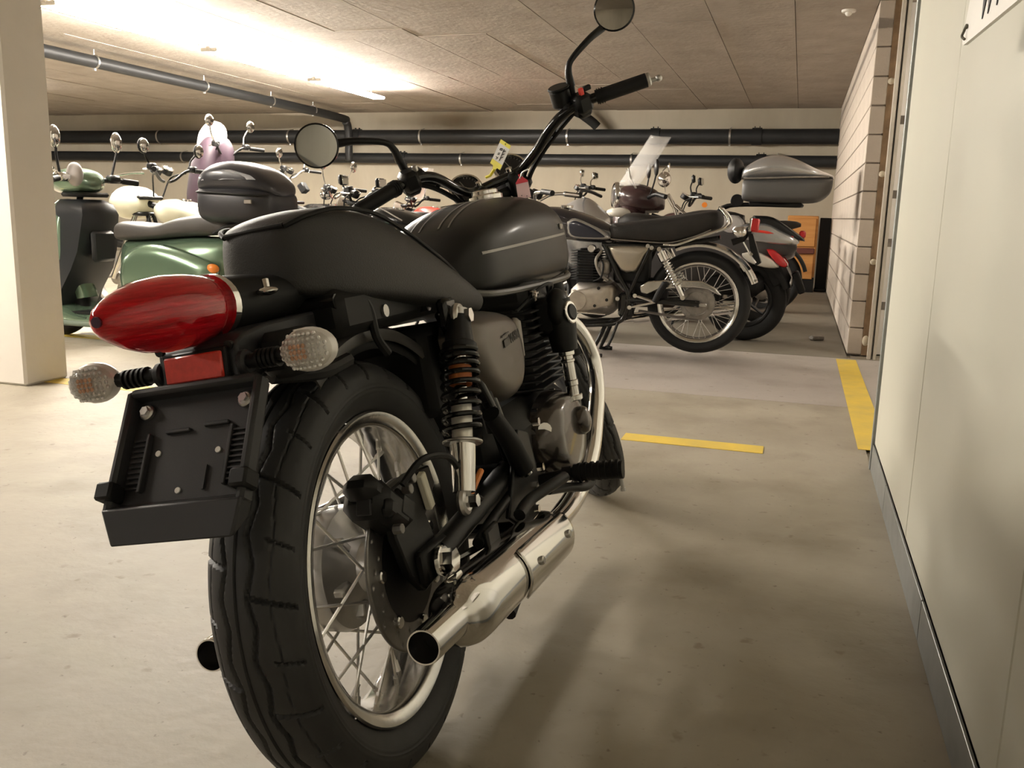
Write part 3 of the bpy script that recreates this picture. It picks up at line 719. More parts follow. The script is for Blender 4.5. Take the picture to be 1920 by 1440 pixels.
part(MB().loft([[pp(.000, -Wh, -Lh+.012), pp(.000, Wh, -Lh+.012), pp(.000, Wh, -Lh-.016), pp(.000, -Wh, -Lh-.016)], [pp(.014, -Wh, -Lh+.004), pp(.014, Wh, -Lh+.004), pp(.008, Wh*.85, -Lh-.040), pp(.008, -Wh*.90, -Lh-.040)],
     [pp(.022, -Wh, -Lh), pp(.022, Wh, -Lh), pp(.012, Wh*.82, -Lh-.044), pp(.012, -Wh*.88, -Lh-.044)]]), 'lower_visor', GREYP, phb, sharp=30, bev=.003)
for s in (-1, 1):
    part(padd([((.005, s*.070, -.060-.0068*i), (.006, .022, .0022), 0) for i in range(10)]), 'plate_rib', GREYP, phb)['kind'] = 'stuff'
    part(padd([((.006, s*.060, -.09), (.008, .005, .075), .001)]), 'rib_rail', GREYP, phb)
    a = pp(.006, s*.072, -.022); part(MB().disc(a, .010, nb_, .008, 16, .002).disc(a+nb_*.005, .006, nb_, .006, 6), 'plate_bolt', ALU, phb)
    part(padd([((.016, s*(Wh-.004), -Lh+.022), (.028, .024, .022), .003)]), 'corner_clip', BLKP, phb)
for q_ in (((.005, .02, -.052), (.005, .035, .005), .001), ((.005, -.035, -.048), (.005, .035, .005), .001), ((.004, -.03, -.115), (.004, .003, .03), 0)): part(padd([q_]), 'tray_ridge', GREYP, phb)
for y, z in ((.045, -.078), (-.042, -.082), (.006, -.128)): part(MB().disc(pp(.0036, y, z), .0038, nb_, .002, 12), 'drain_hole', mat('hole_painted_light', (.85, .84, .80), .7), phb)  # solid pale discs; light showing through the holes is put into their colour
# signals
for s in (-1, 1):
    c = Vector((-.300, s*.158, .704))
    sgn = part(MB().ell(c, (.022, .034, .0245), 20, 12), 'turn_signal', CLEAR, sharp=180)
    part(MB().ell(c+Vector((.006, 0, 0)), (.022, .036, .0265), 20, 12), 'signal_housing', ALU if False else mat('signal_shell', (.80, .78, .75), .3, .3), sgn, sharp=180)
    # prism facets behind the lens
    fac = MB(); fam = MB()
    for iy in range(-5, 6):
        for iz in range(-3, 4):
            if (iy/5.6)**2+(iz/3.9)**2 < 1:
                xx = -.0225*math.sqrt(max(0, 1-(iy/5.8)**2-(iz/4.2)**2)); tgt = fam if (iy*s < 2 and iy*s > -3 and abs(iz) < 2) else fac; tgt.ell(c+Vector((xx*.86+.001, iy*.0057, iz*.0062)), (.0022, .0027, .0030), 6, 4)
    part(fac, 'lens_prisms', FACET, sgn, sharp=20)['kind'] = 'stuff'; part(fam, 'amber_prisms', FACETA, sgn, sharp=20)['kind'] = 'stuff'
    st_ = MB().tube([(-.285, s*.058, .700), (-.292, s*.128, .703)], .0095, 12)
    for i in range(5): st_.disc((-.287-.0012*i, s*(.084+.007*i), .7015), .0125, (0, 1, 0), .0035, 14)
    part(st_, 'signal_stalk', BLKP, sgn)
    part(MB().disc((-.285, s*.062, .700), .016, (0, 1, 0), .012, 16, .003), 'stalk_base', GREYP, sgn)
part(MB().box((-.21, -.085, .70), (.10, .05, .06), bev=.012).tube([(-.25, -.07, .675), (-.18, -.10, .665), (-.10, -.10, .67)], .010, 8, sm=4), 'wiring_box', BLKP)
part(MB().box((-.235, -.112, .724), (.022, .002, .008), bev=.0005), 'wire_label', PAPER)
# ---- engine
eng = part(MB().box((.76, 0, .34), (.50, .25, .25), bev=.05).box((.56, 0, .36), (.22, .22, .20), bev=.05), 'crankcase', DARKENG)
part(MB().box((.80, 0, .57), (.17, .225, .22), bev=.02), 'cylinder_block', DARKENG, eng)
for i in range(11):
    z = .475+i*.0175
    part(MB().box((.80, 0, z), (.215, .285, .0045), bev=.0015), 'cooling_fin', DARKENG, eng)
part(MB().box((.80, 0, .695), (.20, .27, .075), bev=.02).box((.80, 0, .745), (.17, .24, .03), bev=.012), 'cylinder_head', DARKENG, eng)
for y in (-.10, -.04, .04, .10):
    part(MB().disc((.72, y, .762), .008, (0, 0, 1), .012, 6), 'head_nut', CHR, eng)
# shaft tower on the right
tw = part(MB().tube([(.80, -.178, .545), (.80, -.178, .60), (.80, -.176, .665)], [.030, .036, .033], 20).ell((.80, -.178, .64), (.045, .03, .052)).box((.80, -.15, .63), (.07, .06, .09), bev=.015), 'cam_drive_housing', BLKS)
part(MB().disc((.79, -.208, .632), .027, (-.25, -1, .08), .008, 28, .002), 'bevel_cap', CHR, tw)
part(MB().disc((.79, -.2125, .632), .019, (-.25, -1, .08), .006, 28, .002), 'cap_centre', BLKS, tw)
part(MB().tube([(.80, -.180, .43), (.80, -.180, .545)], .0135, 18), 'drive_shaft_tube', CHR, tw)
for z_, r_, h_ in ((.538, .019, .012), (.520, .0165, .008), (.432, .021, .014), (.467, .016, .015)): part(MB().disc((.80, -.180, z_), r_, (0, 0, 1), h_, 20, .002), 'tube_collar', CHR, tw)
EC = [(.60, .40), (.64, .44), (.72, .46), (.81, .455), (.875, .425), (.90, .37), (.885, .31), (.84, .27), (.76, .255), (.68, .265), (.62, .30), (.59, .35)]
for s in (-1, 1):
    cv = part(MB().pillow(EC, s*.12, s*.185, 6, .35, k=4), 'engine_cover', mat('engine_cover_bronze', (.075, .066, .060), .22, .75, coat=.5), sharp=70)
    part(MB().lathe([(.034, 0), (.034, .012), (.028, .022), (.014, .027), (.001, .028)], (.80, s*.183, .375), (0, s, 0), 24), 'cover_boss', mat('engine_cover_bronze', (0, 0, 0)), cv, sharp=60)
    for i in range(8):
        x, z = EC[int(i*1.5)]; part(MB().disc((x*.97+.02, s*.128, z*.97+.01), .006, (0, 1, 0), .014, 8), 'cover_screw', CHR, cv)
part(MB().tube([(.70, -.12, .43), (.66, -.14, .405), (.62, -.15, .40)], .012, 10).disc((.615, -.152, .40), .015, (-1, -.3, 0), .012, 12), 'oil_union', CHR)
part(MB().box((.60, -.13, .605), (.035, .02, .09), (0, .15, 0), bev=.008), 'throttle_bracket', ALUD)
part(MB().tube([(.62, -.06, .61), (.70, -.06, .61)], .026, 14).tube([(.62, .06, .61), (.70, .06, .61)], .026, 14).box((.58, 0, .61), (.09, .20, .09), bev=.015), 'carburettor', ALUD)
part(MB().tube([(.66, -.12, .66), (.74, -.16, .70), (.83, -.165, .70), (.90, -.13, .66), (.92, -.14, .58), (.90, -.17, .52)], .004, 8, sm=5), 'ignition_lead', BLKP)
part(MB().tube([(.72, -.15, .672), (.70, -.155, .685), (.73, -.15, .695)], .006, 8, sm=3).box((.74, -.14, .690), (.04, .02, .015), bev=.003), 'hose_clip', CHR)
for p in ((.55, -.155, .43), (.50, -.14, .40), (.56, -.145, .33), (.60, -.14, .285), (.48, -.15, .31), (.45, -.155, .27)):
    part(MB().disc(p, .009, (0, 1, 0), .014, 6), 'frame_bolt', CHR)
# peg plate with master cylinder and passenger peg
part(MB().prism([(.30, .30), (.36, .36), (.44, .44), (.50, .42), (.52, .33), (.46, .26), (.38, .25)], 'y', -.150, -.140), 'peg_plate', BLKS, bev=.003)
part(MB().tube([(.30, -.150, .50), (.36, -.158, .43), (.40, -.160, .37)], [.017, .02, .022], 14), 'passenger_peg', BLKP)
part(MB().disc((.405, -.160, .362), .016, (.4, 0, -.7), .012, 16, .003), 'peg_cap', CHR)
part(MB().tube([(.33, -.13, .56), (.345, -.135, .46)], .016, 12).box((.325, -.135, .585), (.04, .03, .05), bev=.008), 'brake_reservoir', BLKP)
part(MB().tube([(.135, -.148, .395), (.20, -.15, .42)], .0055, 8), 'orange_cable', mat('orange_sheath', (.65, .22, .05), .5))
part(MB().tube([(.30, -.17, .305), (.36, -.175, .315), (.44, -.20, .320), (.50, -.21, .318)], .012, 10, sm=4), 'brake_pedal_shaft', BLKS)
part(MB().tube([(.44, -.19, .31), (.54, -.205, .285), (.62, -.22, .262), (.67, -.225, .265), (.70, -.215, .285)], .0105, 10, sm=5), 'brake_pedal', BLKS)
# rider foot pegs
for s in (-1, 1):
    pg = MB().tube([(.60, s*.205, .300), (.60, s*.312, .296)], .019, 14)
    for i in range(7): pg.disc((.60, s*(.218+.014*i), .299), .0215, (0, 1, 0), .006, 14)
    pgo = part(pg, 'foot_peg', BLKP)
    part(MB().tube([(.60, s*.12, .29), (.60, s*.21, .302)], .012, 10).disc((.60, s*.19, .30), .016, (0, 1, 0), .02, 10), 'peg_mount', BLKS, pgo)
    part(MB().tube([(.60, s*.305, .288), (.60, s*.305, .255)], .004, 8).disc((.60, s*.305, .253), .006, (0, 0, 1), .006, 8), 'peg_feeler', ALU, pgo)
# ---- exhausts
def exhaust(s):
    hp = [(.90, .095, .64), (.95, .13, .625), (1.01, .165, .57), (1.045, .182, .49), (1.02, .186, .41), (.95, .186, .345), (.86, .186, .285), (.74, .182, .240), (.60, .178, .220), (.40, .178, .232)]
    h = part(MB().tube([(x, s*y, z) for x, y, z in hp], .0215, 20, sm=8), 'exhaust_header', CHR)
    part(MB().disc((.89, s*.093, .645), .034, (1, s*.3, -.1), .012, 24, .003), 'header_flange', CHR, h)
    a = Vector((.43, s*.183, .2295)); b = Vector((-.185, s*.172, .2755)); d = (b-a).normalized(); L = (b-a).length
    prof = [(.022, 0), (.033, .008), (.050, .04), (.054, .07), (.054, L-.17), (.0525, L-.142), (.047, L-.122), (.037, L-.110), (.0285, L-.106), (.0258, L-.098), (.0255, L-.003), (.0245, L), (.0225, L), (.0225, L-.06)]
    sl = part(MB().lathe(prof, a, d, 40), 'silencer', CHR, sharp=50)
    part(MB().disc(a+d*(L-.05), .0224, d, .004, 24), 'tailpipe_interior', BLKP, sl)
    # heat shield: arc plate on the outside
    rings = []
    ua = Vector((0, s, 0)); ua = (ua-d*ua.dot(d)).normalized(); ub = d.cross(ua)
    if ub.z < 0: ub = -ub
    for t in (.035, .04, .06, .29, .305, .31):
        e = .85 if t in (.035, .31) else 1.
        rings.append([a+d*t+(ua*math.cos(q)+ub*math.sin(q))*.0595 for q in [math.radians(-42*e+92*e*k/10) for k in range(11)]])
    o = part(MB().loft(rings, ringclosed=False), 'heat_shield', CHR, sl, sharp=50)
    md = o.modifiers.new('thick', 'SOLIDIFY'); md.thickness = .004
    for t in (.075, .25):
        part(MB().disc(a+d*t+(ua*math.cos(.15)+ub*math.sin(.15))*.061, .008, ua, .008, 14, .002), 'shield_bolt', ALU, sl)
    part(MB().box(a+d*.26+Vector((0, -s*.02, .055)), (.06, .012, .05), bev=.004).tube([a+d*.30+Vector((0, -s*.03, .06)), Vector((.24, s*.135, .315)), Vector((.36, s*.14, .33))], .010, 10, sm=3), 'silencer_bracket', BLKS, sl)
    part(MB().tube([(.02, s*.135, .318), (.14, s*.138, .300), (.34, s*.14, .268)], .0065, 8), 'torque_rod', BLK, sl)
mir(exhaust)
# centre/side stand
part(MB().tube([(.52, .14, .20), (.56, .20, .12), (.60, .27, -.045)], .012, 10).box((.61, .285, -.052), (.07, .05, .008), bev=.002), 'side_stand', BLKS)
part(MB().tube([(.42, -.12, .20), (.30, -.13, .14), (.26, -.13, .13)], .013, 10).tube([(.42, .12, .20), (.30, .13, .14), (.26, .13, .13)], .013, 10).tube([(.36, -.125, .17), (.36, .125, .17)], .011, 8), 'centre_stand', BLKS)
sp_ = []
for i in range(8*10+1):
    t = i/80; q = 2*PI*8*t; sp_.append((.30+.12*t, -.125+.010*math.cos(q), .235+.010*math.sin(q)))
part(MB().tube(sp_, .003, 6), 'stand_spring', CHR)
# ---- steering assembly, turned left
RK = math.radians(27); DL = math.radians(35.26)
G0 = Vector((1.559, 0, 0)); sa = Vector((-math.sin(RK), 0, math.cos(RK))); s1 = Vector((math.cos(RK), 0, math.sin(RK))); s2 = Vector((0, 1, 0))
E1 = math.cos(DL)*s1+math.sin(DL)*s2; E2 = math.cos(DL)*s2-math.sin(DL)*s1
def S(s, u, v): return G0+sa*s+E1*u+E2*v
FR = Matrix((tuple(E1), tuple(E2), tuple(sa))).transposed()   # local cols: fwd, left, up-axis
fc = S(.326, .0606, 0)
fwm = Matrix.Translation(fc) @ FR.to_4x4()
fw = rim_part(bk, (0, 0, 0), .238, .042, CHRW, 'front_wheel', 72); fw.matrix_local = fwm
tyre_mesh('tyre', .322, .050, .2365, fw, (0, 0, 0), True, 360, 70)
part(MB().lathe([(0, .06), (.05, .058), (.055, .04), (.04, .03), (.04, -.03), (.055, -.04), (.05, -.058), (0, -.06)], n=32), 'hub', ALU, fw)
spokes(fw, 36, (.05, .04), (.05, -.04), .207, math.radians(60), CHR, .002, False)
brake_disc(fw, (0, .068, 0), .09, .15, 0, False)
for s in (-1, 1):
    v = s*.092
    part(MB().tube([S(.28, .065, v), S(.60, .062, v)], .027, 18), 'fork_slider', BLKS)
    part(MB().tube([S(.60, .062, v), S(.98, .06, v)], .0185, 16), 'fork_tube', CHR)
    part(MB().tube([S(.60, .062, v), S(.62, .062, v), S(.75, .061, v)], [.03, .028, .026], 16), 'fork_gaiter', BLKP)
    part(MB().box(S(.345, .02, s*.10), (.05, .03, .03), FR, bev=.006), 'front_reflector', REFL)
part(MB().box(S(.79, .03, 0), (.11, .25, .035), FR, bev=.012).box(S(.965, .03, 0), (.10, .24, .028), FR, bev=.012), 'triple_clamp', BLKS)
fg = MB().loft(fender_arc((0, 0, 0), .350, .058, math.radians(20), math.radians(128), .022)); fo_ = part(fg, 'front_fender', TANKM, sharp=50); fo_.matrix_local = fwm
# headlamp
hl = part(MB().lathe([(0, -.10), (.04, -.095), (.075, -.06), (.086, -.01), (.088, .0), (.088, .02), (.082, .03)], S(.86, .15, 0), E1, 40), 'headlight', BLK)
part(MB().lathe([(.082, .02), (.091, .022), (.091, .036), (.082, .040), (.05, .052), (0, .056)], S(.86, .15, 0), E1, 40), 'headlight_glass', CLEAR, hl)
# gauges
for s in (-1, 1):
    gc = S(1.095, .055, s*.068); ga = (sa*.80-E1*.60).normalized()
    g_ = part(MB().lathe([(0, -.05), (.030, -.045), (.043, -.01), (.044, .0)], gc, ga, 36), 'instrument_dial', BLKS)
    part(MB().lathe([(.0385, .0), (.0455, .001), (.0455, .008), (.040, .010)], gc, ga, 36), 'dial_bezel', CHR, g_)
    part(MB().disc(gc+ga*.002, .040, ga, .003, 36), 'dial_face', DISCH, g_)
    a_, b_, _ = frame_of(ga)
    part(MB().tube([gc+ga*.006, gc+ga*.006-b_*.024+a_*.012], .0012, 6).disc(gc+ga*.006, .004, ga, .004, 12), 'dial_needle', SILP, g_)
    tk = MB()
    for i in range(19):
        q = i/18*4.4+.3; dd = a_*math.cos(q)+b_*math.sin(q); tk.tube([gc+ga*.0042+dd*.032, gc+ga*.0042+dd*.037], .0008, 4)
    part(tk, 'dial_ticks', SILP, g_)['kind'] = 'stuff'
part(MB().box(S(1.06, .02, 0), (.05, .20, .03), FR, bev=.01), 'instrument_bracket', BLKS)
part(MB().disc(S(1.035, -.03, 0), .018, sa, .03, 20, .004), 'ignition_lock', ALU)
# bars
BARS = [(1.100, 0, 0), (1.100, 0, .045), (1.108, -.008, .078), (1.150, -.045, .120), (1.195, -.075, .155), (1.222, -.095, .185), (1.238, -.115, .225), (1.245, -.140, .28), (1.250, -.190, .392)]
pts = [S(a, b, -c) for a, b, c in BARS[::-1]]+[S(a, b, c) for a, b, c in BARS[1:]]
hb = part(MB().tube(pts, .0125, 14, sm=6), 'handlebar', BLK)
for s in (-1, 1):
    part(MB().box(S(1.075, 0, s*.045), (.045, .03, .07), FR, bev=.008), 'bar_clamp', BLKS, hb)
    part(MB().disc(S(1.115, .0, s*.045), .008, sa, .012, 10), 'clamp_bolt', CHR, hb)
    gi = S(1.2445, -.137, s*.272); ge = S(1.250, -.190, s*.388); gd = (ge-gi).normalized()
    gm = MB().tube([gi, ge], .0175, 20)
    for i in range(3): gm.disc(gi+gd*(.006+.006*i), .0195, gd, .003, 20)
    part(gm, 'hand_grip', BLKP, hb)
    part(MB().disc(ge+gd*.004, .0165, gd, .012, 20, .003), 'bar_end', ALU if s < 0 else BLKS, hb)
    # switch gear
    sc_ = S(1.241, -.122, s*.238)
    part(MB().box(sc_, (.050, .045, .050), FR, bev=.010).box(sc_+sa*-.022+E1*.01, (.045, .04, .03), FR, bev=.008), 'switch_housing', BLKS, hb)
    if s < 0: part(MB().box(sc_+sa*.030-E1*.012, (.010, .012, .020), FR, bev=.002), 'stop_switch', REDP, hb); part(MB().box(sc_+sa*.030-E1*.0+E2*-.022, (.012, .02, .012), FR, bev=.002), 'switch_tab', BLKS, hb)
    if s > 0: part(MB().disc(sc_+sa*.026+E2*-.02-E1*.01, .007, sa, .016, 12, .002), 'switch_button', ALU, hb)
    # lever perch, lever
    lp = S(1.238, -.085, s*.215)
    part(MB().box(lp, (.06, .045, .026), FR, bev=.008), 'lever_perch', BLKS, hb)
    part(MB().tube([S(1.232, -.060, s*.225), S(1.228, -.07, s*.28), S(1.226, -.112, s*.35), S(1.228, -.150, s*.438)], [.007, .006, .0055, .006], 10, sm=5).ell(S(1.228, -.152, s*.442), (.009, .009, .009)), 'hand_lever', ALU, hb)
    if s < 0:
        part(MB().disc(S(1.262, -.082, -.205), .026, sa, .045, 24, .004).disc(S(1.287, -.082, -.205), .028, sa, .006, 24, .002), 'fluid_reservoir', BLKS, hb)
    # mirror
    m0 = S(1.250, -.088, s*.232)
    mc = S(1.385, -.060, .400) if s > 0 else S(1.402, -.065, -.408)
    aim = Vector((-1.227, -.709, .76))-mc; aim.normalize()
    md_ = (aim*.80+Vector((-.9, -.05 if s > 0 else .25, .0 if s > 0 else .25))*.4).normalized()
    sg0 = S(1.365, -.080, s*.315); inn_ = (sg0-mc); inn_ = (inn_-md_*inn_.dot(md_)).normalized()
    mr_ = part(MB().tube([m0, S(1.29, -.088, s*.236)], .010, 12).tube([S(1.28, -.088, s*.236), S(1.315, -.086, s*.240), S(1.338, -.084, s*.256), sg0, mc+inn_*.052-md_*.004, mc+inn_*.03-md_*.018], [.011, .0085, .0075, .0085, .010, .011], 12, sm=5), 'mirror_stem', BLKS, hb)
    part(MB().lathe([(0, -.030), (.025, -.026), (.046, -.012), (.051, .0), (.051, .006), (.047, .008)], mc, md_, 40), 'mirror_shell', BLK, mr_)
    part(MB().lathe([(.0475, .0072), (.030, .0083), (0, .0088)], mc, md_, 40), 'mirror_glass', GLASS, mr_)
    # cables
    part(MB().tube([S(1.222, -.10, s*.225), S(1.185, -.075, s*.180), S(1.13, -.03, s*.135), S(1.06, .01, s*.09), S(.93, .04, s*.05)], .0065, 8, sm=5), 'control_cable', BLKP, hb)
    part(MB().tube([S(1.215, -.08, s*.205), S(1.17, -.045, s*.150), S(1.12, -.005, s*.110), S(1.03, .05, s*.075), S(.95, .08, s*.05)], .005, 8, sm=5), 'control_cable', BLKP, hb)
    part(MB().tube([S(1.195, -.075, s*.155), S(1.172, -.058, s*.168)], .006, 8), 'cable_clip', BLKP, hb)
# ---- tags hanging from the bars (things of their own), in bike-local coordinates made world
BM = bk.matrix_world.copy()
def tagcard(name, corners, th, m, lab, strips, marks):
    P = [BM @ Vector(c) for c in corners]; o = sum(P, Vector())/4; r = tag(empty(name, o), lab, 'paper tag')
    n = (P[1]-P[0]).cross(P[3]-P[0]).normalized(); ctr = Vector((0, 0, .8897))
    if n.dot(ctr-o) < 0: n = -n
    q = lambda u, v: (P[0]*(1-u)+P[1]*u)*(1-v)+(P[3]*(1-u)+P[2]*u)*v-o
    def sheet(u0, u1, v0, v1, t): 
        a = [q(u0, v0), q(u1, v0), q(u1, v1), q(u0, v1)]; return MB().loft([[p for p in a], [p+n*t for p in a]])
    sheet(0, 1, 0, 1, th).build('tag_card', m, r, sharp=None)
    for u0, u1, v0, v1, mm, nm in strips: sheet(u0, u1, v0, v1, th+.0006).build(nm, mm, r, sharp=None)
    k = MB()
    for a, b in marks: k.tube([q(*a)+n*(th+.0008), q(*b)+n*(th+.0008)], .0010, 5)
    if marks: k.build('tag_writing', INK, r)
    return r, q, n
ty, qy, ny_ = tagcard('key_tag', [(1.0, -.053, 1.076), (.985, -.080, 1.053), (.985, -.041, 1.000), (1.0, -.014, 1.024)], .0012, PAPER, 'white and yellow key tag with handwriting, sticking up from the handlebar',
    [(0, 1, 0, .14, TAGY, 'tag_band'), (0, 1, .80, 1, TAGY, 'tag_band')],
    [((.62, .25), (.62, .72)), ((.78, .28), (.66, .34)), ((.78, .40), (.66, .46)), ((.80, .52), (.64, .60)), ((.3, .3), (.45, .27)), ((.3, .36), (.48, .34)), ((.3, .3), (.3, .36)), ((.45, .27), (.48, .34)), ((.28, .5), (.42, .47)), ((.28, .55), (.42, .52)), ((.25, .66), (.4, .66)), ((.4, .66), (.3, .74)), ((.5, .05), (.56, .08))])
MB().loft([[qy(.3, 1), qy(.7, 1), qy(.62, 1.12), qy(.38, 1.12)], [p+ny_*.0016 for p in (qy(.3, 1), qy(.7, 1), qy(.62, 1.12), qy(.38, 1.12))]]).tube([qy(.5, 1.1), qy(.40, 1.40), qy(.15, 1.55)], .004, 6).build('tag_strap', TAGY, ty)
tr, qr, nr_ = tagcard('key_tag', [(1.03, -.063, .966), (1.02, -.098, .966), (1.02, -.099, .922), (1.03, -.062, .926)], .0012, TAGP, 'pink tag with red top edge hanging at the handlebar clamp', [(0, 1, 0, .10, TAGR, 'tag_band')], [((.3, .85), (.36, .83)), ((.7, .9), (.76, .9))])
MB().loft([[qr(.0, .02), qr(1, .02), qr(.6, -.28), qr(.35, -.28)], [p+nr_*.0016 for p in (qr(.0, .02), qr(1, .02), qr(.6, -.28), qr(.35, -.28))]]).tube([qr(.45, -.25), qr(.35, -.45)], .003, 6).build('tag_strap', TAGR, tr)
MB().tube([qr(.4, -.2), qr(.7, -.5), qr(1.2, -.55)], .003, 6, sm=3).build('key_ring', ALU, tr)
# ================================================================== BACKGROUND BIKES: shared pieces
def wheel(parent, x, z, R, W, rr, m_rim=None, spk=0, hubr=.05, name='wheel', y=0.):
    rim = rim_part(parent, (x, y, z), rr, W*.75, m_rim or ALUD, name, 48)
    tp = [(rr-.002, .66*W), (rr+.02, .95*W), ((rr+R)/2+.005, W), (R-.022, .9*W), (R-.006, .55*W), (R, 0)]
    tp += [(r, -q) for r, q in tp[::-1][1:]]
    MB().lathe(tp, n=56).build('tyre', RUBD, rim, sharp=60)
    MB().lathe([(0, .07), (hubr*.6, .07), (hubr, .055), (hubr, -.055), (hubr*.6, -.07), (0, -.07)], n=32).build('hub', ALUD, rim)
    if spk: spokes(rim, spk, (hubr, .045), (hubr, -.045), rr-.033, math.radians(50), ALU, .0022, False)
    else:
        for i in range(5):
            a = 2*PI*i/5; MB().tube([(hubr*.8*math.cos(a), 0, hubr*.8*math.sin(a)), ((rr-.02)*math.cos(a), 0, (rr-.02)*math.sin(a))], .018, 8, flat=.6).build('wheel_spoke', m_rim or ALUD, rim)
    return rim
def loftx(st, n=24, e=.8):
    """st: (x, half width, zbottom, ztop) -> rounded body"""
    A = smooth([(a, b, c) for a, b, c, d in st], 4); B = smooth([(a, b, d) for a, b, c, d in st], 4); rings = []
    for p, q in zip(A, B):
        zm = (p.z+q.z)/2; h = (q.z-p.z)/2; w_ = max(p.y, .003)
        ring = []
        for j in range(n):
            c, s = math.cos(2*PI*j/n), math.sin(2*PI*j/n)
            ring.append(Vector((p.x, w_*math.copysign(abs(c)**e, c), zm+h*math.copysign(abs(s)**e, s))))
        rings.append(ring)
    return MB().loft(rings)
def root_at(name, x, y, lab, cat='motorcycle', rz=PI, grp=None):
    r = tag(empty(name, (x, y, 0)), lab, cat, grp); r.rotation_euler = (0, 0, rz); return r
# ================================================================== RETRO ROADSTER (side view, right of centre)
sr = root_at('motorcycle', -.57, 5.65, 'old roadster with silver side cover, spoked wheels and long black seat on its centre stand')
B = lambda mb, name, m, parent=None, **k: mb.build(name, m, parent or sr, **k)
w1 = wheel(sr, 0, .362, .318, .057, .250, CHRW, 36, .05, 'rear_wheel')
B(MB().lathe([(0, .085), (.02, .085), (.085, .082), (.105, .075), (.108, .045), (.06, .04), (0, .04)], n=40), 'brake_drum', ALUD, w1)
B(MB().ring((0, .080, 0), (0, 1, 0), .075, .006, 36, 8), 'drum_ring', ALUD, w1)
for i in range(4): B(MB().disc((.078*math.cos(i*PI/2+.6), .084, .078*math.sin(i*PI/2+.6)), .011, (0, 1, 0), .008, 12), 'drum_lug', ALUD, w1)
B(MB().disc((0, .125, 0), .016, (0, 1, 0), .03, 16).box((-.03, .125, -.004), (.07, .012, .022), bev=.004), 'axle_adjuster', CHRW, w1)
w2 = wheel(sr, 1.41, .335, .318, .05, .250, CHRW, 36, .05, 'front_wheel')
B(MB().loft(fender_arc((0, 0, .362), .375, .075, math.radians(65), math.radians(158), .03)), 'rear_fender', CHRW, sharp=50)
B(MB().tube([(-.30, y, .629) if 0 else (-.335, y, .515) for y in (-.07, 0, .07)], .008, 8), 'fender_lip', CHRW)
B(MB().loft(fender_arc((1.41, 0, .335), .36, .06, math.radians(35), math.radians(150), .03)), 'front_fender', CHRW, sharp=50)
B(MB().box((-.255, .0, .585), (.05, .10, .012), (0, -.9, 0), bev=.003), 'fender_sticker', mat('label_white', (0, 0, 0)))
# seat
S_ = [(.575, .06, .735, .800), (.545, .105, .722, .830), (.49, .12, .719, .838), (.32, .125, .712, .862), (.18, .125, .712, .880), (.05, .122, .748, .904), (-.06, .115, .795, .922), (-.100, .10, .815, .915), (-.118, .07, .835, .885)]
se = B(loftx(S_, 28, .55), 'seat', LEATHW, sharp=70)
B(MB().tube([(x, .118, zb+.012) for x, w_, zb, zt in S_[1:7]], .004, 6, sm=4), 'seat_beading', ALUD, se)
for s in (-1, 1):
    B(MB().tube([(.218, s*.125, .712), (.13, s*.13, .716), (-.022, s*.135, .777), (-.124, s*.135, .815), (-.157, s*.13, .85), (-.145, s*.12, .89), (-.10, s*.10, .938)], .0085, 10, sm=5), 'grab_rail', CHR)
B(MB().tube([(-.10, -.10, .938), (-.10, .10, .938)], .0085, 10), 'grab_rail', CHR)
# tank with badge
T_ = [(.522, .04, .735, .775), (.535, .09, .715, .800), (.60, .125, .706, .835), (.70, .142, .708, .872), (.81, .148, .715, .905), (.90, .145, .722, .922), (.98, .12, .74, .922), (1.03, .07, .78, .90)]
tk_ = B(loftx(T_, 32, .7), 'fuel_tank', mat('black_blue_paint', (.018, .017, .022), .2, coat=.8), sharp=180)
bdg = [(.835, .84), (.775, .858), (.66, .818), (.575, .772), (.552, .735), (.66, .728), (.805, .742)]
B(MB().pillow(bdg, .115, .150, 4, .2, k=4), 'tank_panel', mat('silver_grey_paint', (.33, .32, .30), .35, .5), tk_)
bd2 = [(.810, .828), (.765, .842), (.66, .803), (.588, .762), (.575, .742), (.665, .738), (.79, .75)]
B(MB().pillow(bd2, .140, .1535, 4, .15, k=4), 'tank_badge', mat('navy_badge', (.012, .014, .028), .3, coat=.4), tk_)
B(MB().disc((.86, 0, .925), .04, (0, 0, 1), .02, 24, .004), 'filler_cap', CHR, tk_)
# side cover
cv_ = [(.565, .690), (.50, .700), (.30, .698), (.315, .655), (.37, .548), (.41, .535), (.475, .543)]
for s in (-1, 1): B(MB().pillow(cv_, s*.09, s*.135, 5, .25, k=2), 'side_cover', mat('champagne_silver', (.42, .38, .31), .28, .75, var=.1, vscale=9), sharp=60)
# frame
f_ = MB()
for s in (-1, 1):
    f_.tube([(.586, s*.10, .70), (.486, s*.115, .515), (.417, s*.12, .394), (.45, s*.12, .24), (.60, s*.12, .20), (.85, s*.10, .20), (1.0, s*.05, .35), (1.10, s*.03, .75)], .016, 10, sm=4)
    f_.tube([(.289, s*.12, .707), (.36, s*.12, .53), (.417, s*.12, .394)], .013, 10)
    f_.tube([(.60, s*.10, .70), (.20, s*.105, .705), (-.10, s*.095, .76)], .014, 10, sm=3)
    f_.tube([(.43, s*.115, .366), (.19, s*.125, .37), (-.02, s*.125, .362)], .021, 10)
f_.box((.43, .10, .33), (.10, .05, .16), bev=.02)
B(f_, 'frame', BLK)
B(MB().box((.42, 0, .58), (.22, .15, .24), bev=.02).box((.30, 0, .42), (.22, .12, .16), bev=.02), 'air_box', BLKP)
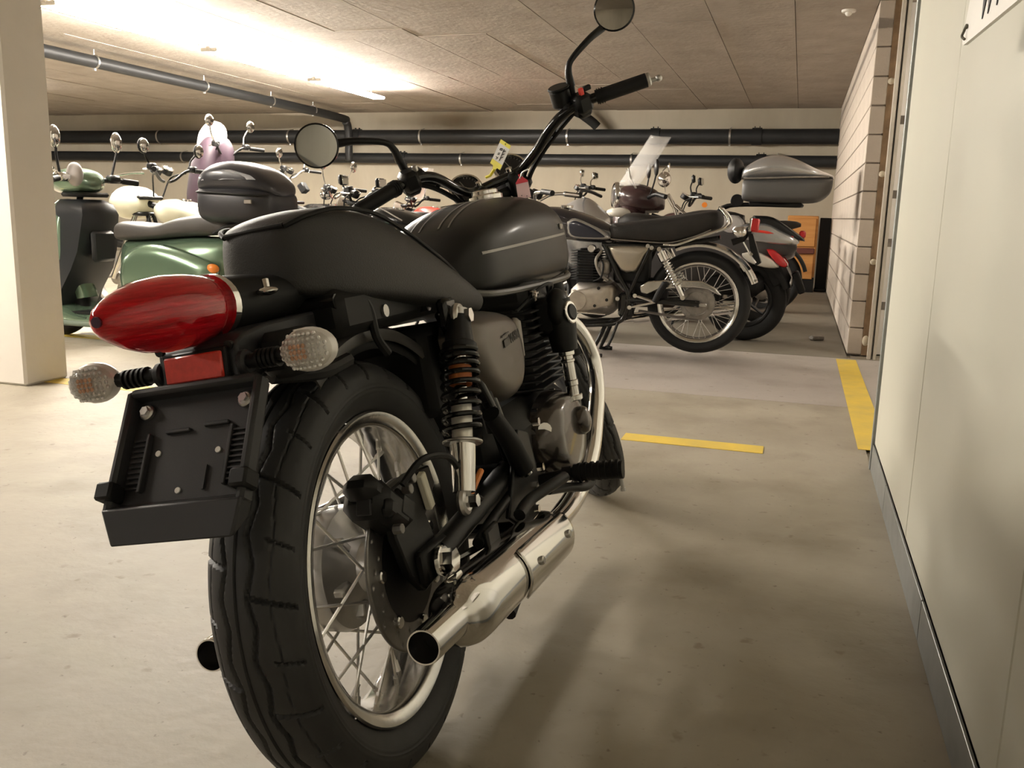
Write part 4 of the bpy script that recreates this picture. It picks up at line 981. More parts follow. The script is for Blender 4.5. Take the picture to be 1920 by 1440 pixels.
# shocks
for s in (-1, 1):
    a, b = Vector((.235, s*.145, .685)), Vector((.078, s*.145, .398)); d = (b-a); L = d.length; d.normalize()
    so = B(MB().tube([a, b], .012, 10), 'shock_absorber', ALU)
    B(MB().tube([a+d*.02, a+d*.075], .031, 16), 'upper_cup', CHR, so)
    B(MB().tube([b-d*.09, b-d*.01], [.017, .02, .016], 12), 'lower_sleeve', CHRW, so)
    fa, fb, _ = frame_of(d); B(MB().tube([a+d*(.07+(L-.15)*i/120)+(fa*math.cos(i*2*PI*10/120)+fb*math.sin(i*2*PI*10/120))*.027 for i in range(121)], .0045, 6), 'coil_spring', CHR, so)
    for p in (a, b): B(MB().disc(p+Vector((0, s*.012, 0)), .014, (0, 1, 0), .02, 12), 'shock_nut', CHR, so)
for p in ((.285, .135, .69), (.31, .13, .70), (.48, .14, .37), (.10, .15, .50)): B(MB().disc(p, .013, (0, 1, 0), .012, 12), 'frame_bolt', CHRW)
# chain case
cc = [(.351, .455), (.297, .488), (.162, .502), (-.026, .502), (-.108, .465), (-.150, .420), (-.124, .424), (-.062, .452), (.024, .458), (.226, .440), (.300, .402), (.342, .412)]
B(MB().prism(cc, 'y', .095, .125), 'chain_case', CHRW, bev=.008)
B(MB().tube([(.35, .11, .30), (-.02, .11, .26)], .009, 6), 'chain', STEEL)
# tail lamp and signals
tlr = B(MB().box((-.305, 0, .842), (.055, .08, .078), (0, -.08, 0), bev=.008), 'tail_light', mat('red_lens_solid', (.45, .02, .022), .25, coat=.8))
B(MB().box((-.280, 0, .842), (.02, .088, .086), (0, -.08, 0), bev=.006), 'light_frame', CHRW, tlr)
B(MB().tube([(-.28, 0, .82), (-.24, 0, .76), (-.18, 0, .735)], .022, 10).prism([(-.27, .80), (-.30, .79), (-.36, .62), (-.33, .60), (-.29, .70)], 'y', -.05, .05), 'light_stalk', BLKS, tlr)
for s in (-1, 1):
    so = B(MB().ell((-.225, s*.17, .80), (.035, .03, .03)), 'turn_signal', CHR)
    B(MB().ell((-.245, s*.17, .80), (.025, .027, .027)), 'signal_lens', CHRW, so)
    B(MB().tube([(-.22, 0, .80), (-.22, s*.16, .80)], .007, 8), 'signal_stalk', CHR, so)
B(MB().tube([(-.25, .05, .74), (-.30, .06, .66), (-.33, .06, .62)], .006, 8).disc((-.30, .06, .67), .010, (0, 1, 0), .012, 10), 'plate_stay', CHR)
# engine
en = B(MB().box((.64, .02, .36), (.30, .26, .20), bev=.05), 'crankcase', ALUD)
B(MB().pillow([(.53, .45), (.70, .425), (.78, .405), (.79, .33), (.76, .285), (.70, .275), (.56, .31), (.51, .33), (.50, .41)], .10, .155, 4, .2, k=3), 'engine_cover', mat('cast_alloy', (.40, .36, .30), .42, .7, var=.15, vscale=20), en, sharp=60)
B(MB().disc((.735, .155, .345), .062, (0, 1, 0), .02, 28, .005), 'generator_cover', mat('cast_alloy', (0, 0, 0)), en)
for x, z in ((.60, .43), (.545, .36), (.62, .32)): B(MB().disc((x, .152, z), .010, (0, 1, 0), .012, 10), 'cover_hole', BLKS, en)
B(MB().tube([(.55, .15, .27), (.75, .15, .275)], .007, 8), 'shift_rod', CHRW, en)
B(MB().box((.70, 0, .55), (.13, .16, .24), bev=.02), 'cylinder', DARKENG, en)
for i in range(12): B(MB().box((.70, 0, .475+i*.0165), (.19, .22, .004), bev=.001), 'cooling_fin', DARKENG, en)
B(MB().disc((.665, .10, .672), .025, (0, 1, 0), .05, 20, .004), 'valve_cap', CHRW, en)
B(MB().tube([(.60, .10, .66), (.63, .13, .60), (.60, .13, .52), (.55, .12, .48)], .010, 8, sm=4).box((.58, .08, .56), (.07, .10, .09), bev=.015), 'carburettor', ALUD, en)
B(MB().tube([(.62, .09, .62), (.58, .14, .58), (.59, .14, .50), (.64, .13, .47)], .006, 8, sm=4), 'fuel_hose', BLKP, en)
# foot rest brackets, stand
B(MB().tube([(.369, .15, .396), (.242, .155, .362)], .008, 8).tube([(.40, .15, .322), (.242, .155, .362)], .008, 8).disc((.369, .155, .396), .013, (0, 1, 0), .015, 12).disc((.40, .155, .322), .013, (0, 1, 0), .015, 12), 'peg_bracket', CHRW)
B(MB().tube([(.245, .165, .365), (.215, .17, .43), (.185, .17, .485)], .021, 10), 'passenger_peg', BLKP)
for s in (-1, 1): B(MB().tube([(.55, s*.10, .21), (.60, s*.13, .09), (.635, s*.15, .012), (.56, s*.17, .010)], .014, 8), 'centre_stand', BLKS)
B(MB().tube([(.55, -.10, .20), (.55, .10, .20)], .014, 8), 'stand_bar', BLKS)
B(MB().tube([(.47, .15, .22), (.50, .18, .12), (.515, .20, .08)], .009, 8).box((.515, .20, .075), (.03, .03, .01)), 'side_stand', BLKS)
B(MB().tube([(.95, -.12, .60), (1.06, -.14, .50), (1.0, -.14, .25), (.70, -.14, .18), (.40, -.15, .22)], .02, 12, sm=5).tube([(.42, -.15, .22), (-.25, -.16, .33)], .038, 16), 'exhaust', CHR)
# front end
for s in (-1, 1):
    B(MB().tube([(1.41, s*.085, .335), (1.13, s*.085, .88)], .018, 10), 'fork_leg', CHRW)
    B(MB().tube([(1.06, s*.05, .96), (1.02, s*.18, 1.00), (.95, s*.24, 1.01), (.86, s*.36, 1.00)], .011, 10, sm=4), 'handlebar', CHR)
    B(MB().tube([(.95, s*.27, 1.01), (.86, s*.365, 1.00)], .017, 10), 'hand_grip', BLKP)
B(MB().lathe([(0, -.10), (.07, -.06), (.085, .0), (.09, .01), (.08, .03), (0, .05)], (1.22, 0, .87), (1, 0, 0), 28), 'headlight', CHR)
B(MB().disc((1.08, .06, 1.0), .04, (-.4, 0, .9), .05, 24, .006), 'instrument_dial', BLKS)
B(MB().disc((1.08, -.06, 1.0), .04, (-.4, 0, .9), .05, 24, .006), 'instrument_dial', BLKS)
# ================================================================== GREEN RETRO SCOOTER (left)
gs = root_at('scooter', -3.40, 4.80, 'metallic green retro scooter with black top case beside the pillar', 'scooter')
B = lambda mb, name, m, parent=None, **k: mb.build(name, m, parent or gs, **k)
wheel(gs, 0.02, .222, .222, .055, .13, ALUD, 0, .05, 'rear_wheel')
wheel(gs, 1.27, .222, .222, .05, .13, ALUD, 0, .05, 'front_wheel')
body = [(.70, .05, .42, .60), (.685, .10, .30, .645), (.62, .145, .20, .655), (.48, .175, .17, .660), (.28, .185, .20, .680), (.08, .170, .33, .690), (-.08, .130, .45, .680), (-.16, .075, .50, .65), (-.19, .03, .54, .62)]
bd_ = B(loftx(body, 32, .75), 'body', GREEN, sharp=180)
cowl = [(.63, .44), (.60, .545), (.50, .618), (.36, .640), (.18, .612), (-.02, .550), (-.09, .49), (-.02, .40), (.14, .30), (.34, .215), (.52, .205), (.60, .29)]
for s in (-1, 1):
    c_ = B(MB().pillow(cowl, s*.160, s*.236, 7, .42, k=5), 'side_cowl', GREEN, sharp=180)
    B(MB().tube([(.33, s*.237, .415), (.31, s*.238, .445), (.29, s*.237, .42), (.27, s*.238, .44), (.24, s*.238, .42), (.22, s*.238, .45), (.20, s*.238, .425), (.17, s*.237, .44), (.12, s*.236, .435)], .004, 6, sm=3), 'chrome_script', CHR, c_)
    sg_ = B(MB().ell((-.055, s*.185, .505), (.045, .028, .030)), 'turn_signal', ORANGE)
    B(MB().ell((-.04, s*.175, .505), (.045, .03, .034)), 'signal_housing', BLKP, sg_)
seat_s = [(.735, .06, .665, .715), (.725, .10, .650, .738), (.68, .125, .645, .766), (.52, .14, .655, .760), (.39, .145, .665, .757), (.25, .145, .680, .798), (.05, .14, .695, .826), (-.10, .12, .705, .815), (-.16, .07, .72, .77)]
B(loftx(seat_s, 28, .6), 'seat', mat('grey_seat', (.050, .046, .042), .55, bump=.1, bscale=300), sharp=80)
# floor board and tunnel
fb = B(MB().box((.92, 0, .135), (.62, .40, .07), bev=.03), 'floor_board', GREEN)
B(MB().box((.90, 0, .178), (.46, .34, .018), bev=.006), 'rubber_mat', BLKP, fb)
B(loftx([(1.18, .19, .10, .24), (1.10, .20, .095, .22), (1.0, .20, .095, .185), (.9, .20, .095, .17)], 20, .6), 'leg_curve', GREEN)
B(MB().tube([(.62, .19, .115), (1.18, .19, .115)], .02, 10), 'sill_strip', mat('green_grey', (.16, .20, .16), .4))
# leg shield (dark inside) and front
rings = []
for z, x, w_ in ((.20, 1.12, .19), (.30, 1.08, .19), (.45, .98, .19), (.57, .93, .175), (.70, .905, .165), (.80, .885, .16), (.865, .905, .14), (.895, .95, .10)):
    rings.append([Vector((x+.02*(abs(k)/4)**2 if k else x, w_*k/4, z)) for k in range(-4, 5)]+[Vector((1.20-(.10 if z < .4 else 0.02)+(z-.5)*-.1, w_*.85*k/4, z)) for k in range(4, -5, -1)])
B(MB().loft(rings), 'leg_shield', mat('shield_dark', (.016, .018, .020), .4), sharp=60)
B(loftx([(1.10, .17, .30, .88), (1.16, .165, .26, .90), (1.22, .13, .30, .88), (1.26, .06, .40, .80)], 24, .8), 'front_apron', GREEN, sharp=180)
B(MB().disc((.905, .07, .66), .022, (-1, .3, 0), .015, 20, .003), 'ignition_lock', STEEL)
B(MB().box((.905, .0, .60), (.04, .20, .20), bev=.02), 'glove_box', mat('shield_dark', (0, 0, 0)))
# headset
hs = B(loftx([(.93, .05, .96, 1.03), (.965, .12, .94, 1.075), (1.05, .15, .925, 1.095), (1.14, .14, .93, 1.085), (1.21, .09, .95, 1.06), (1.235, .03, .98, 1.02)], 24, .85), 'headset', GREEN, sharp=180)
B(MB().lathe([(.07, -.02), (.075, .0), (.07, .015), (.0, .03)], (1.215, 0, 1.01), (1, 0, .1), 28), 'headlight', CHR, hs)
B(MB().box((1.02, 0, .925), (.20, .22, .03), bev=.012), 'headset_base', BLKS, hs)
for s in (-1, 1):
    g_ = B(MB().tube([(1.02, s*.14, 1.02), (.97, s*.27, 1.02), (.92, s*.37, 1.01)], .016, 12), 'handlebar', BLKS)
    B(MB().tube([(.965, s*.28, 1.02), (.92, s*.375, 1.01)], .02, 12), 'hand_grip', BLKP, g_)
    B(MB().box((.985, s*.22, 1.03), (.07, .09, .055), bev=.015), 'switch_housing', CHR if s > 0 else BLKS, g_)
    B(MB().tube([(1.02, s*.22, 1.045), (.94, s*.33, 1.075), (.885, s*.40, 1.08)], .007, 8, sm=3), 'hand_lever', CHR, g_)
    B(MB().tube([(1.0, s*.22, 1.04), (.99, s*.25, 1.15), (.98, s*.26, 1.205)], .008, 8, sm=3), 'mirror_stem', BLKS, g_)
    B(MB().ell((.985, s*.265, 1.27), (.022, .048, .068)), 'mirror_head', CHRW, g_)
    B(MB().ell((.975, s*.265, 1.27), (.016, .040, .058)), 'mirror_glass', GLASS, g_)
# grey bag hanging from headset
B(MB().ell((.98, .12, 1.05), (.05, .05, .075)), 'handlebar_bag', mat('pale_bag', (.40, .37, .35), .7))
# rack and top case
B(MB().tube([(-.02, -.12, .71), (-.12, -.12, .76), (-.30, -.12, .785), (-.30, .12, .785), (-.12, .12, .76), (-.02, .12, .71)], .010, 8).box((-.18, 0, .785), (.28, .24, .02), bev=.006), 'luggage_rack', BLKS)
tc_ = [(.045, .12, .86, .95), (.035, .18, .80, 1.00), (-.02, .215, .775, 1.005), (-.20, .225, .775, 1.0), (-.34, .215, .78, .99), (-.43, .17, .81, .97), (-.455, .10, .85, .94)]
tcb = B(loftx(tc_, 36, .55), 'top_case', mat('case_grey', (.022, .022, .026), .42, bump=.05, bscale=500), sharp=60)
lid = [(.045, .12, .95, .985), (.03, .18, .945, 1.06), (-.03, .21, .94, 1.115), (-.10, .215, .94, 1.138), (-.20, .21, .94, 1.138), (-.34, .195, .94, 1.10), (-.43, .15, .94, 1.03), (-.46, .09, .94, .97)]
B(loftx(lid, 36, .7), 'case_lid', mat('case_lid', (.026, .026, .031), .34, coat=.15), tcb, sharp=60)
B(MB().loft([[Vector((x, s*w_, z)) for x, w_, z in ((.0, .175, 1.05), (-.10, .20, 1.085), (-.22, .20, 1.085), (-.34, .185, 1.055), (-.38, .19, 1.03), (-.20, .219, 1.03), (-.02, .205, 1.02))] for s in (1, 1.03)]), 'lid_panel', mat('lid_panel', (.018, .018, .022), .25, coat=.5), tcb)
B(MB().tube([(.045, .13, .955), (.03, .19, .955), (-.02, .222, .955), (-.20, .232, .95), (-.34, .222, .945), (-.44, .165, .945)], .006, 8, sm=3), 'case_seam', BLKP, tcb)
B(MB().box((-.34, .222, .905), (.05, .012, .025), bev=.003), 'case_latch', ALUD, tcb)
B(MB().box((-.10, 0, .70), (.10, .10, .16), bev=.02).tube([(-.15, .10, .62), (-.20, .14, .60), (-.26, .10, .56)], .018, 8), 'rear_bracket', BLKP)
B(MB().box((-.20, 0, .60), (.04, .12, .08), bev=.015), 'tail_light', mat('red_lens_solid', (0, 0, 0)))
B(MB().loft(fender_arc((.02, 0, .222), .27, .07, math.radians(70), math.radians(165), .04)), 'rear_fender', BLKP, sharp=50)
B(MB().box((.10, -.12, .20), (.36, .10, .16), bev=.04), 'engine_block', BLKS)
B(MB().tube([(1.27, .06, .222), (1.14, .04, .62), (1.05, .0, .94)], .02, 10), 'fork', BLKS)
B(MB().loft(fender_arc((1.27, 0, .222), .26, .075, math.radians(20), math.radians(170), .06)), 'front_fender', GREEN, sharp=50)
B(MB().tube([(.55, .12, .13), (.56, .17, .06), (.57, .19, .012)], .010, 8), 'side_stand', BLKS)
# ================================================================== SILVER SCOOTER WITH SILVER TOP CASE (right, behind the roadster)
ss = root_at('scooter', -.345, 6.75, 'silver and red maxi scooter with large silver top case by the block wall', 'scooter')
B = lambda mb, name, m, parent=None, **k: mb.build(name, m, parent or ss, **k)
wheel(ss, 0, .29, .29, .065, .19, BLKS, 0, .05, 'rear_wheel')
wheel(ss, 1.48, .29, .29, .06, .19, BLKS, 0, .05, 'front_wheel')
B(loftx([(1.0, .12, .40, .66), (.85, .16, .30, .74), (.55, .18, .28, .80), (.30, .19, .40, .84), (.05, .18, .52, .85), (-.15, .15, .58, .80), (-.26, .11, .62, .75), (-.33, .05, .66, .70)], 28, .8), 'body', mat('dark_grey_body', (.045, .042, .042), .4), sharp=180)
for s in (-1, 1):
    B(MB().pillow([(.12, .83), (-.10, .85), (-.22, .80), (-.34, .74), (-.30, .70), (-.10, .71), (.10, .74)], s*.12, s*.185, 4, .3, k=3), 'tail_panel', SILV)
    B(MB().tube([(.10, s*.18, .80), (-.10, s*.186, .79), (-.30, s*.15, .755)], .010, 6, sm=3), 'red_stripe', REDP)
    B(MB().pillow([(.05, .64), (-.05, .655), (-.18, .60), (-.22, .545), (-.12, .54), (.0, .58)], s*.13, s*.19, 4, .3, k=3), 'signal_lens', mat('pale_lens', (.55, .52, .45), .2, coat=.6))
    B(MB().pillow([(-.12, .675), (-.19, .665), (-.28, .575), (-.26, .545), (-.20, .57)], s*.12, s*.182, 4, .3, k=3), 'tail_light', mat('red_lens_solid', (0, 0, 0)))
    B(MB().pillow([(.25, .90), (.08, .895), (.03, .80), (.12, .76), (.20, .80)], s*.11, s*.165, 4, .3, k=3), 'seat_side_panel', mat('pale_grey_paint', (.42, .40, .38), .35))
    B(MB().pillow([(-.02, .90), (-.15, .89), (-.30, .80), (-.38, .73), (-.20, .77), (.0, .80)], s*.08, s*.15, 4, .3, k=3), 'tail_cowl', BLKS)
    B(MB().tube([(.06, s*.15, .42), (.0, s*.16, .30), (.0, s*.15, .28)], .014, 8).tube([(.10, s*.14, .50), (.0, s*.14, .31)], .02, 10), 'rear_shock', BLKS)
B(loftx([(.95, .10, .78, .86), (.85, .15, .76, .90), (.6, .16, .77, .88), (.35, .165, .80, .93), (.15, .15, .83, .925), (.05, .10, .85, .90)], 24, .6), 'seat', LEATHW)
B(MB().box((-.20, 0, .50), (.16, .14, .22), (0, .5, 0), bev=.03).box((-.36, 0, .44), (.05, .20, .16), (0, .4, 0), bev=.01), 'plate_bracket', BLKP)
B(MB().box((.10, 0, .42), (.45, .26, .18), bev=.05), 'engine_block', BLKS)
B(MB().loft(fender_arc((0, 0, .29), .33, .08, math.radians(60), math.radians(160), .05)), 'rear_fender', BLKP, sharp=50)
rk = B(MB().tube([(.26, -.11, .85), (.20, -.11, .95), (.05, -.11, .975), (-.30, -.11, .975), (-.30, .11, .975), (.05, .11, .975), (.20, .11, .95), (.26, .11, .85)], .014, 10, sm=3).box((-.16, 0, .98), (.36, .26, .03), bev=.008).disc((.10, .12, 1.0), .045, (0, 1, 0), .03, 24, .004), 'luggage_rack', BLKS)
tcb = B(loftx([(.07, .14, 1.03, 1.13), (.055, .20, 1.00, 1.145), (-.05, .22, .99, 1.15), (-.30, .23, .99, 1.16), (-.44, .22, 1.0, 1.165), (-.51, .16, 1.05, 1.165), (-.53, .08, 1.10, 1.16)], 32, .5), 'top_case', mat('case_dark_grey', (.085, .082, .078), .5, bump=.05, bscale=400), sharp=60)
B(loftx([(.085, .10, 1.15, 1.18), (.06, .18, 1.145, 1.235), (-.05, .215, 1.145, 1.30), (-.16, .22, 1.15, 1.318), (-.28, .215, 1.15, 1.29), (-.42, .20, 1.155, 1.225), (-.52, .12, 1.16, 1.185), (-.535, .06, 1.16, 1.17)], 32, .72), 'case_lid', SILV, tcb, sharp=70)
B(MB().tube([(.06, .205, 1.15), (-.05, .222, 1.152), (-.30, .232, 1.162), (-.50, .18, 1.168)], .007, 8, sm=3), 'lid_seam', ALUD, tcb)
B(MB().ell((.13, 0, 1.21), (.06, .16, .09)), 'back_pad', BLKP)
B(MB().tube([(1.48, .07, .29), (1.30, .06, .70), (1.22, 0, 1.0)], .022, 10), 'fork', BLKS)
B(loftx([(1.02, .16, .40, .86), (1.2, .18, .42, 1.0), (1.36, .14, .50, .95), (1.45, .06, .60, .82)], 24, .8), 'front_fairing', SILV, sharp=180)
B(MB().tube([(1.18, -.36, 1.02), (1.22, -.15, 1.05), (1.22, .15, 1.05), (1.18, .36, 1.02)], .013, 10, sm=3), 'handlebar', BLKS)
B(MB().loft(fender_arc((1.48, 0, .29), .33, .08, math.radians(20), math.radians(150), .05)), 'front_fender', SILV, sharp=50)
B(MB().tube([(.45, .12, .25), (.50, .18, .10), (.52, .20, .012)], .010, 8), 'side_stand', BLKS)
# ================================================================== OTHER BIKES IN THE ROWS BEHIND
def roadster(lab, X, Y, rz=PI, tank=BLK, seatm=LEATHW, wb=1.42, hb=(1.02, 1.05), rim=ALUD, spk=0, mirror='round', head=CHR, bars=BLKS, cowl=None, screen=None, tankz=0., mh=.16, side=None, mirm=CHRW, barw=.37):
    r = root_at('motorcycle', X, Y, lab, 'motorcycle', rz)
    P = lambda mb, name, m, parent=None, **k: mb.build(name, m, parent or r, **k)
    wheel(r, 0, .31, .31, .06, .225, rim, spk, .05, 'rear_wheel'); wheel(r, wb, .31, .31, .052, .235, rim, spk, .05, 'front_wheel')
    hx, hz = hb; dz = tankz
    f = MB()
    for s in (-1, 1):
        f.tube([(.60, s*.10, .70), (.44, s*.12, .40), (.50, s*.12, .22), (.85, s*.11, .20), (1.0, s*.06, .40), (wb-.30, s*.03, .80)], .016, 8, sm=3)
        f.tube([(.60, s*.10, .70), (.15, s*.10, .72), (-.12, s*.09, .76)], .014, 8, sm=3); f.tube([(.45, s*.11, .36), (0, s*.115, .31)], .02, 8)
    f.tube([(wb-.28, 0, .88), (.60, 0, .72)], .025, 8); P(f, 'frame', BLKS)
    tk = P(loftx([(.50, .05, .72+dz, .78+dz), (.54, .11, .70+dz, .82+dz), (.66, .14, .70+dz, .87+dz), (.82, .15, .71+dz, .91+dz), (.95, .13, .73+dz, .91+dz), (1.04, .06, .78+dz, .87+dz)], 24, .75), 'fuel_tank', tank, sharp=180)
    P(MB().disc((.80, 0, .905+dz), .045, (0, 0, 1), .02, 24, .004), 'filler_cap', CHR, tk)
    P(loftx([(.56, .07, .70, .77), (.45, .12, .70, .79), (.2, .13, .71, .82), (-.05, .12, .75, .86), (-.20, .09, .79, .86), (-.26, .04, .81, .84)], 20, .6), 'seat', seatm)
    for s in (-1, 1):
        P(MB().pillow([(.52, .68), (.32, .68), (.30, .60), (.38, .52), (.48, .52)], s*.09, s*.13, 4, .3, k=2), 'side_cover', side or tank)
        P(MB().tube([(.16, s*.13, .68), (.04, s*.13, .36)], .022, 10), 'shock_absorber', CHRW)
        P(MB().tube([(wb, s*.085, .31), (wb-.28, s*.085, .88)], .02, 10), 'fork_leg', CHRW)
        b_ = P(MB().tube([(hx+.06, s*.03, hz-.09), (hx+.05, s*.09, hz-.07), (hx+.01, s*.20, hz), (hx-.10, s*barw, hz-.01)], .0115, 10, sm=4), 'handlebar', bars)
        P(MB().tube([(hx-.03, s*(barw-.11), hz-.002), (hx-.105, s*(barw+.005), hz-.011)], .018, 10), 'hand_grip', BLKP, b_)
        P(MB().box((hx+.0, s*.23, hz+.01), (.06, .06, .05), bev=.012), 'switch_housing', BLKS, b_)
        P(MB().tube([(hx+.04, s*.20, hz), (hx+.03, s*.28, hz-.01), (hx-.06, s*(barw+.02), hz-.015)], .006, 8, sm=3), 'hand_lever', ALU, b_)
        P(MB().tube([(hx+.02, s*.22, hz+.02), (hx+.03, s*.25, hz+mh*.6), (hx+.01, s*.29, hz+mh)], .007, 8, sm=3), 'mirror_stem', mirm, b_)
        if mirror == 'round': P(MB().ell((hx, s*.31, hz+mh+.03), (.02, .055, .055)), 'mirror_head', mirm, b_); P(MB().ell((hx-.012, s*.31, hz+mh+.03), (.012, .048, .048)), 'mirror_glass', GLASS, b_)
        else: P(MB().box((hx, s*.31, hz+mh+.02), (.035, .13, .075), (0, .1, .1*s), bev=.015), 'mirror_head', mirm, b_); P(MB().box((hx-.018, s*.31, hz+mh+.02), (.006, .11, .06), (0, .1, .1*s), bev=.002), 'mirror_glass', GLASS, b_)
        P(MB().tube([(-.15, s*.08, .74), (-.17, s*.16, .74)], .008, 8).ell((-.175, s*.18, .74), (.03, .028, .025)), 'turn_signal', ORANGE)
        for k in (0, 1): P(MB().disc((hx+.10, s*.06, hz-.01), .042, (-.5, 0, .85), .05, 24, .006), 'instrument_dial', BLKS) if k == 0 else P(MB().ring((hx+.088, s*.06, hz+.012), (-.5, 0, .85), .042, .004, 24, 6), 'dial_bezel', CHR)
    en = P(MB().box((.68, 0, .34), (.40, .28, .24), bev=.05).box((.76, 0, .55), (.16, .22, .24), bev=.02), 'engine_block', ALUD)
    for i in range(8): P(MB().box((.76, 0, .47+i*.024), (.21, .27, .006)), 'cooling_fin', DARKENG, en)
    P(MB().tube([(.86, -.10, .62), (.98, -.14, .50), (.90, -.14, .24), (.40, -.15, .22)], .02, 10, sm=5).tube([(.42, -.15, .22), (-.15, -.16, .30)], .042, 14), 'exhaust', CHR)
    P(MB().loft(fender_arc((0, 0, .31), .36, .075, math.radians(60), math.radians(165), .03)), 'rear_fender', BLKP, sharp=50)
    P(MB().loft(fender_arc((wb, 0, .31), .345, .06, math.radians(30), math.radians(150), .03)), 'front_fender', tank, sharp=50)
    P(MB().box((-.28, 0, .74), (.06, .10, .07), bev=.015), 'tail_light', mat('red_lens_solid', (0, 0, 0)))
    h_ = P(MB().lathe([(0, -.11), (.06, -.08), (.085, -.01), (.09, .01)], (wb-.16, 0, .88), (1, 0, 0), 28), 'headlight', head)
    P(MB().lathe([(.09, .008), (.086, .02), (0, .045)], (wb-.16, 0, .88), (1, 0, 0), 28), 'headlight_glass', CLEAR, h_)
    P(MB().box((wb-.27, 0, .80), (.09, .24, .03), bev=.01).box((wb-.29, 0, .92), (.09, .24, .03), bev=.01), 'triple_clamp', BLKS)
    P(MB().tube([(hx+.02, .18, hz-.02), (hx+.10, .10, hz-.06), (hx+.14, .05, hz-.2)], .006, 8, sm=4).tube([(hx+.02, -.18, hz-.02), (hx+.10, -.10, hz-.06), (hx+.14, -.05, hz-.2)], .006, 8, sm=4), 'control_cable', BLKP)['kind'] = 'stuff'
    P(MB().tube([(.50, .14, .22), (.54, .20, .10), (.56, .24, .012)], .012, 8), 'side_stand', BLKS)
    if cowl:
        P(loftx([(wb-.30, .12, .80, .96), (wb-.22, .16, .76, 1.00), (wb-.10, .15, .76, 1.00), (wb-.01, .10, .80, .94), (wb+.03, .03, .84, .90)], 20, .8), 'headlight_cowl', cowl, sharp=180)
    if screen:
        x0, z0, x1, z1, w0, mm = screen
        rings = []
        for i in range(7):
            t = i/6; w_ = w0*(1-.45*t*t)
            rings.append([Vector((x0+(x1-x0)*t-.10*(k/4)**2, w_*k/4, z0+(z1-z0)*t)) for k in range(-4, 5)])
        o = P(MB().loft(rings, ringclosed=False), 'wind_screen', mm, sharp=180); md = o.modifiers.new('t', 'SOLIDIFY'); md.thickness = .004
    return r, P
# cream-cowled bike behind the green scooter
c1, P = roadster('dark naked bike with cream headlight cowl and white tank behind the green scooter', -3.58, 5.75, tank=CREAM, cowl=CREAM, hb=(.90, 1.13), mh=.12, mirror='round', mirm=BLKS, barw=.33)
# purple touring bike with white screen
c2, P = roadster('touring bike with purple fairing and white screen behind the black top case', -3.99, 7.2, tank=PURPLE, hb=(.98, 1.40), mh=.17, mirror='round', mirm=CHRW, barw=.36)
P(loftx([(1.02, .10, 1.25, 1.44), (1.07, .17, 1.0, 1.49), (1.17, .20, .84, 1.50), (1.30, .17, .80, 1.36), (1.40, .10, .80, 1.10), (1.44, .05, .84, 1.0)], 28, .8), 'front_fairing', PURPLE, sharp=180)
P(loftx([(1.06, .05, 1.44, 1.54), (1.09, .10, 1.42, 1.60), (1.16, .12, 1.42, 1.62), (1.25, .10, 1.36, 1.56), (1.31, .05, 1.34, 1.46)], 20, .85), 'screen_dome', mat('white_screen', (.82, .80, .80), .4), sharp=180)
P(MB().tube([(1.08, .17, .98), (1.06, .19, .92), (1.10, .18, .88)], .05, 10), 'knee_guard', BLKS)
# bike with slim mirror, just behind the seat
c3, P = roadster('dark motorcycle with slim chrome mirror and pale levers behind the top case', -4.15, 8.8, tank=BLK, hb=(1.13, 1.27), mh=.13, mirror='round', bars=ALU, head=BLK)
# chrome cruiser
c4, P = roadster('chrome-laden cruiser with tall chrome mirror right of the left mirror', -3.60, 8.0, tank=BLK, hb=(.72, 1.06), wb=1.5, mh=.19, mirror='round', bars=CHR, spk=36, rim=CHRW)
P(MB().box((1.05, .10, 1.06), (.07, .08, .10), (0, .6, 0), bev=.01), 'indicator_block', BLKS)
P(MB().ell((.86, .0, 1.0), (.06, .07, .05)), 'chrome_dial_pod', CHR)
# black bike with big glossy tank seen between seat and tank
c5, P = roadster('black cruiser with big glossy tank glimpsed between seat and handlebar', -2.1, 6.3, tank=BLK, hb=(1.10, 1.0), tankz=-.02, mh=.06, bars=BLKS, mirror='box', mirm=BLKS, barw=.30)
P(MB().tube([(.70, .155, .80), (.95, .12, .90), (1.12, .16, .86)], .006, 8, sm=4), 'wind_stay', ALUD)
# red bike
c6, P = roadster('motorcycle with bright red tail panels seen under the left handlebar', -3.17, 9.6, tank=REDP, hb=(1.0, 1.0), mh=.16, mirror='box', mirm=BLKS, seatm=LEATHW, screen=(1.12, 1.0, .95, 1.34, .15, SCREEN))
P(loftx([(.30, .06, .84, .88), (.1, .12, .82, .92), (-.15, .11, .85, .93), (-.27, .05, .89, .93)], 16, .7), 'tail_panel', REDP)
# bike with square mirror left of the windscreen scooter
c7, P = roadster('dark motorcycle with square chrome mirror left of the scooter with the tall windscreen', -1.15, 9.8, tank=BLKS, hb=(1.10, 1.16), mh=.12, mirror='box', mirm=CHRW)
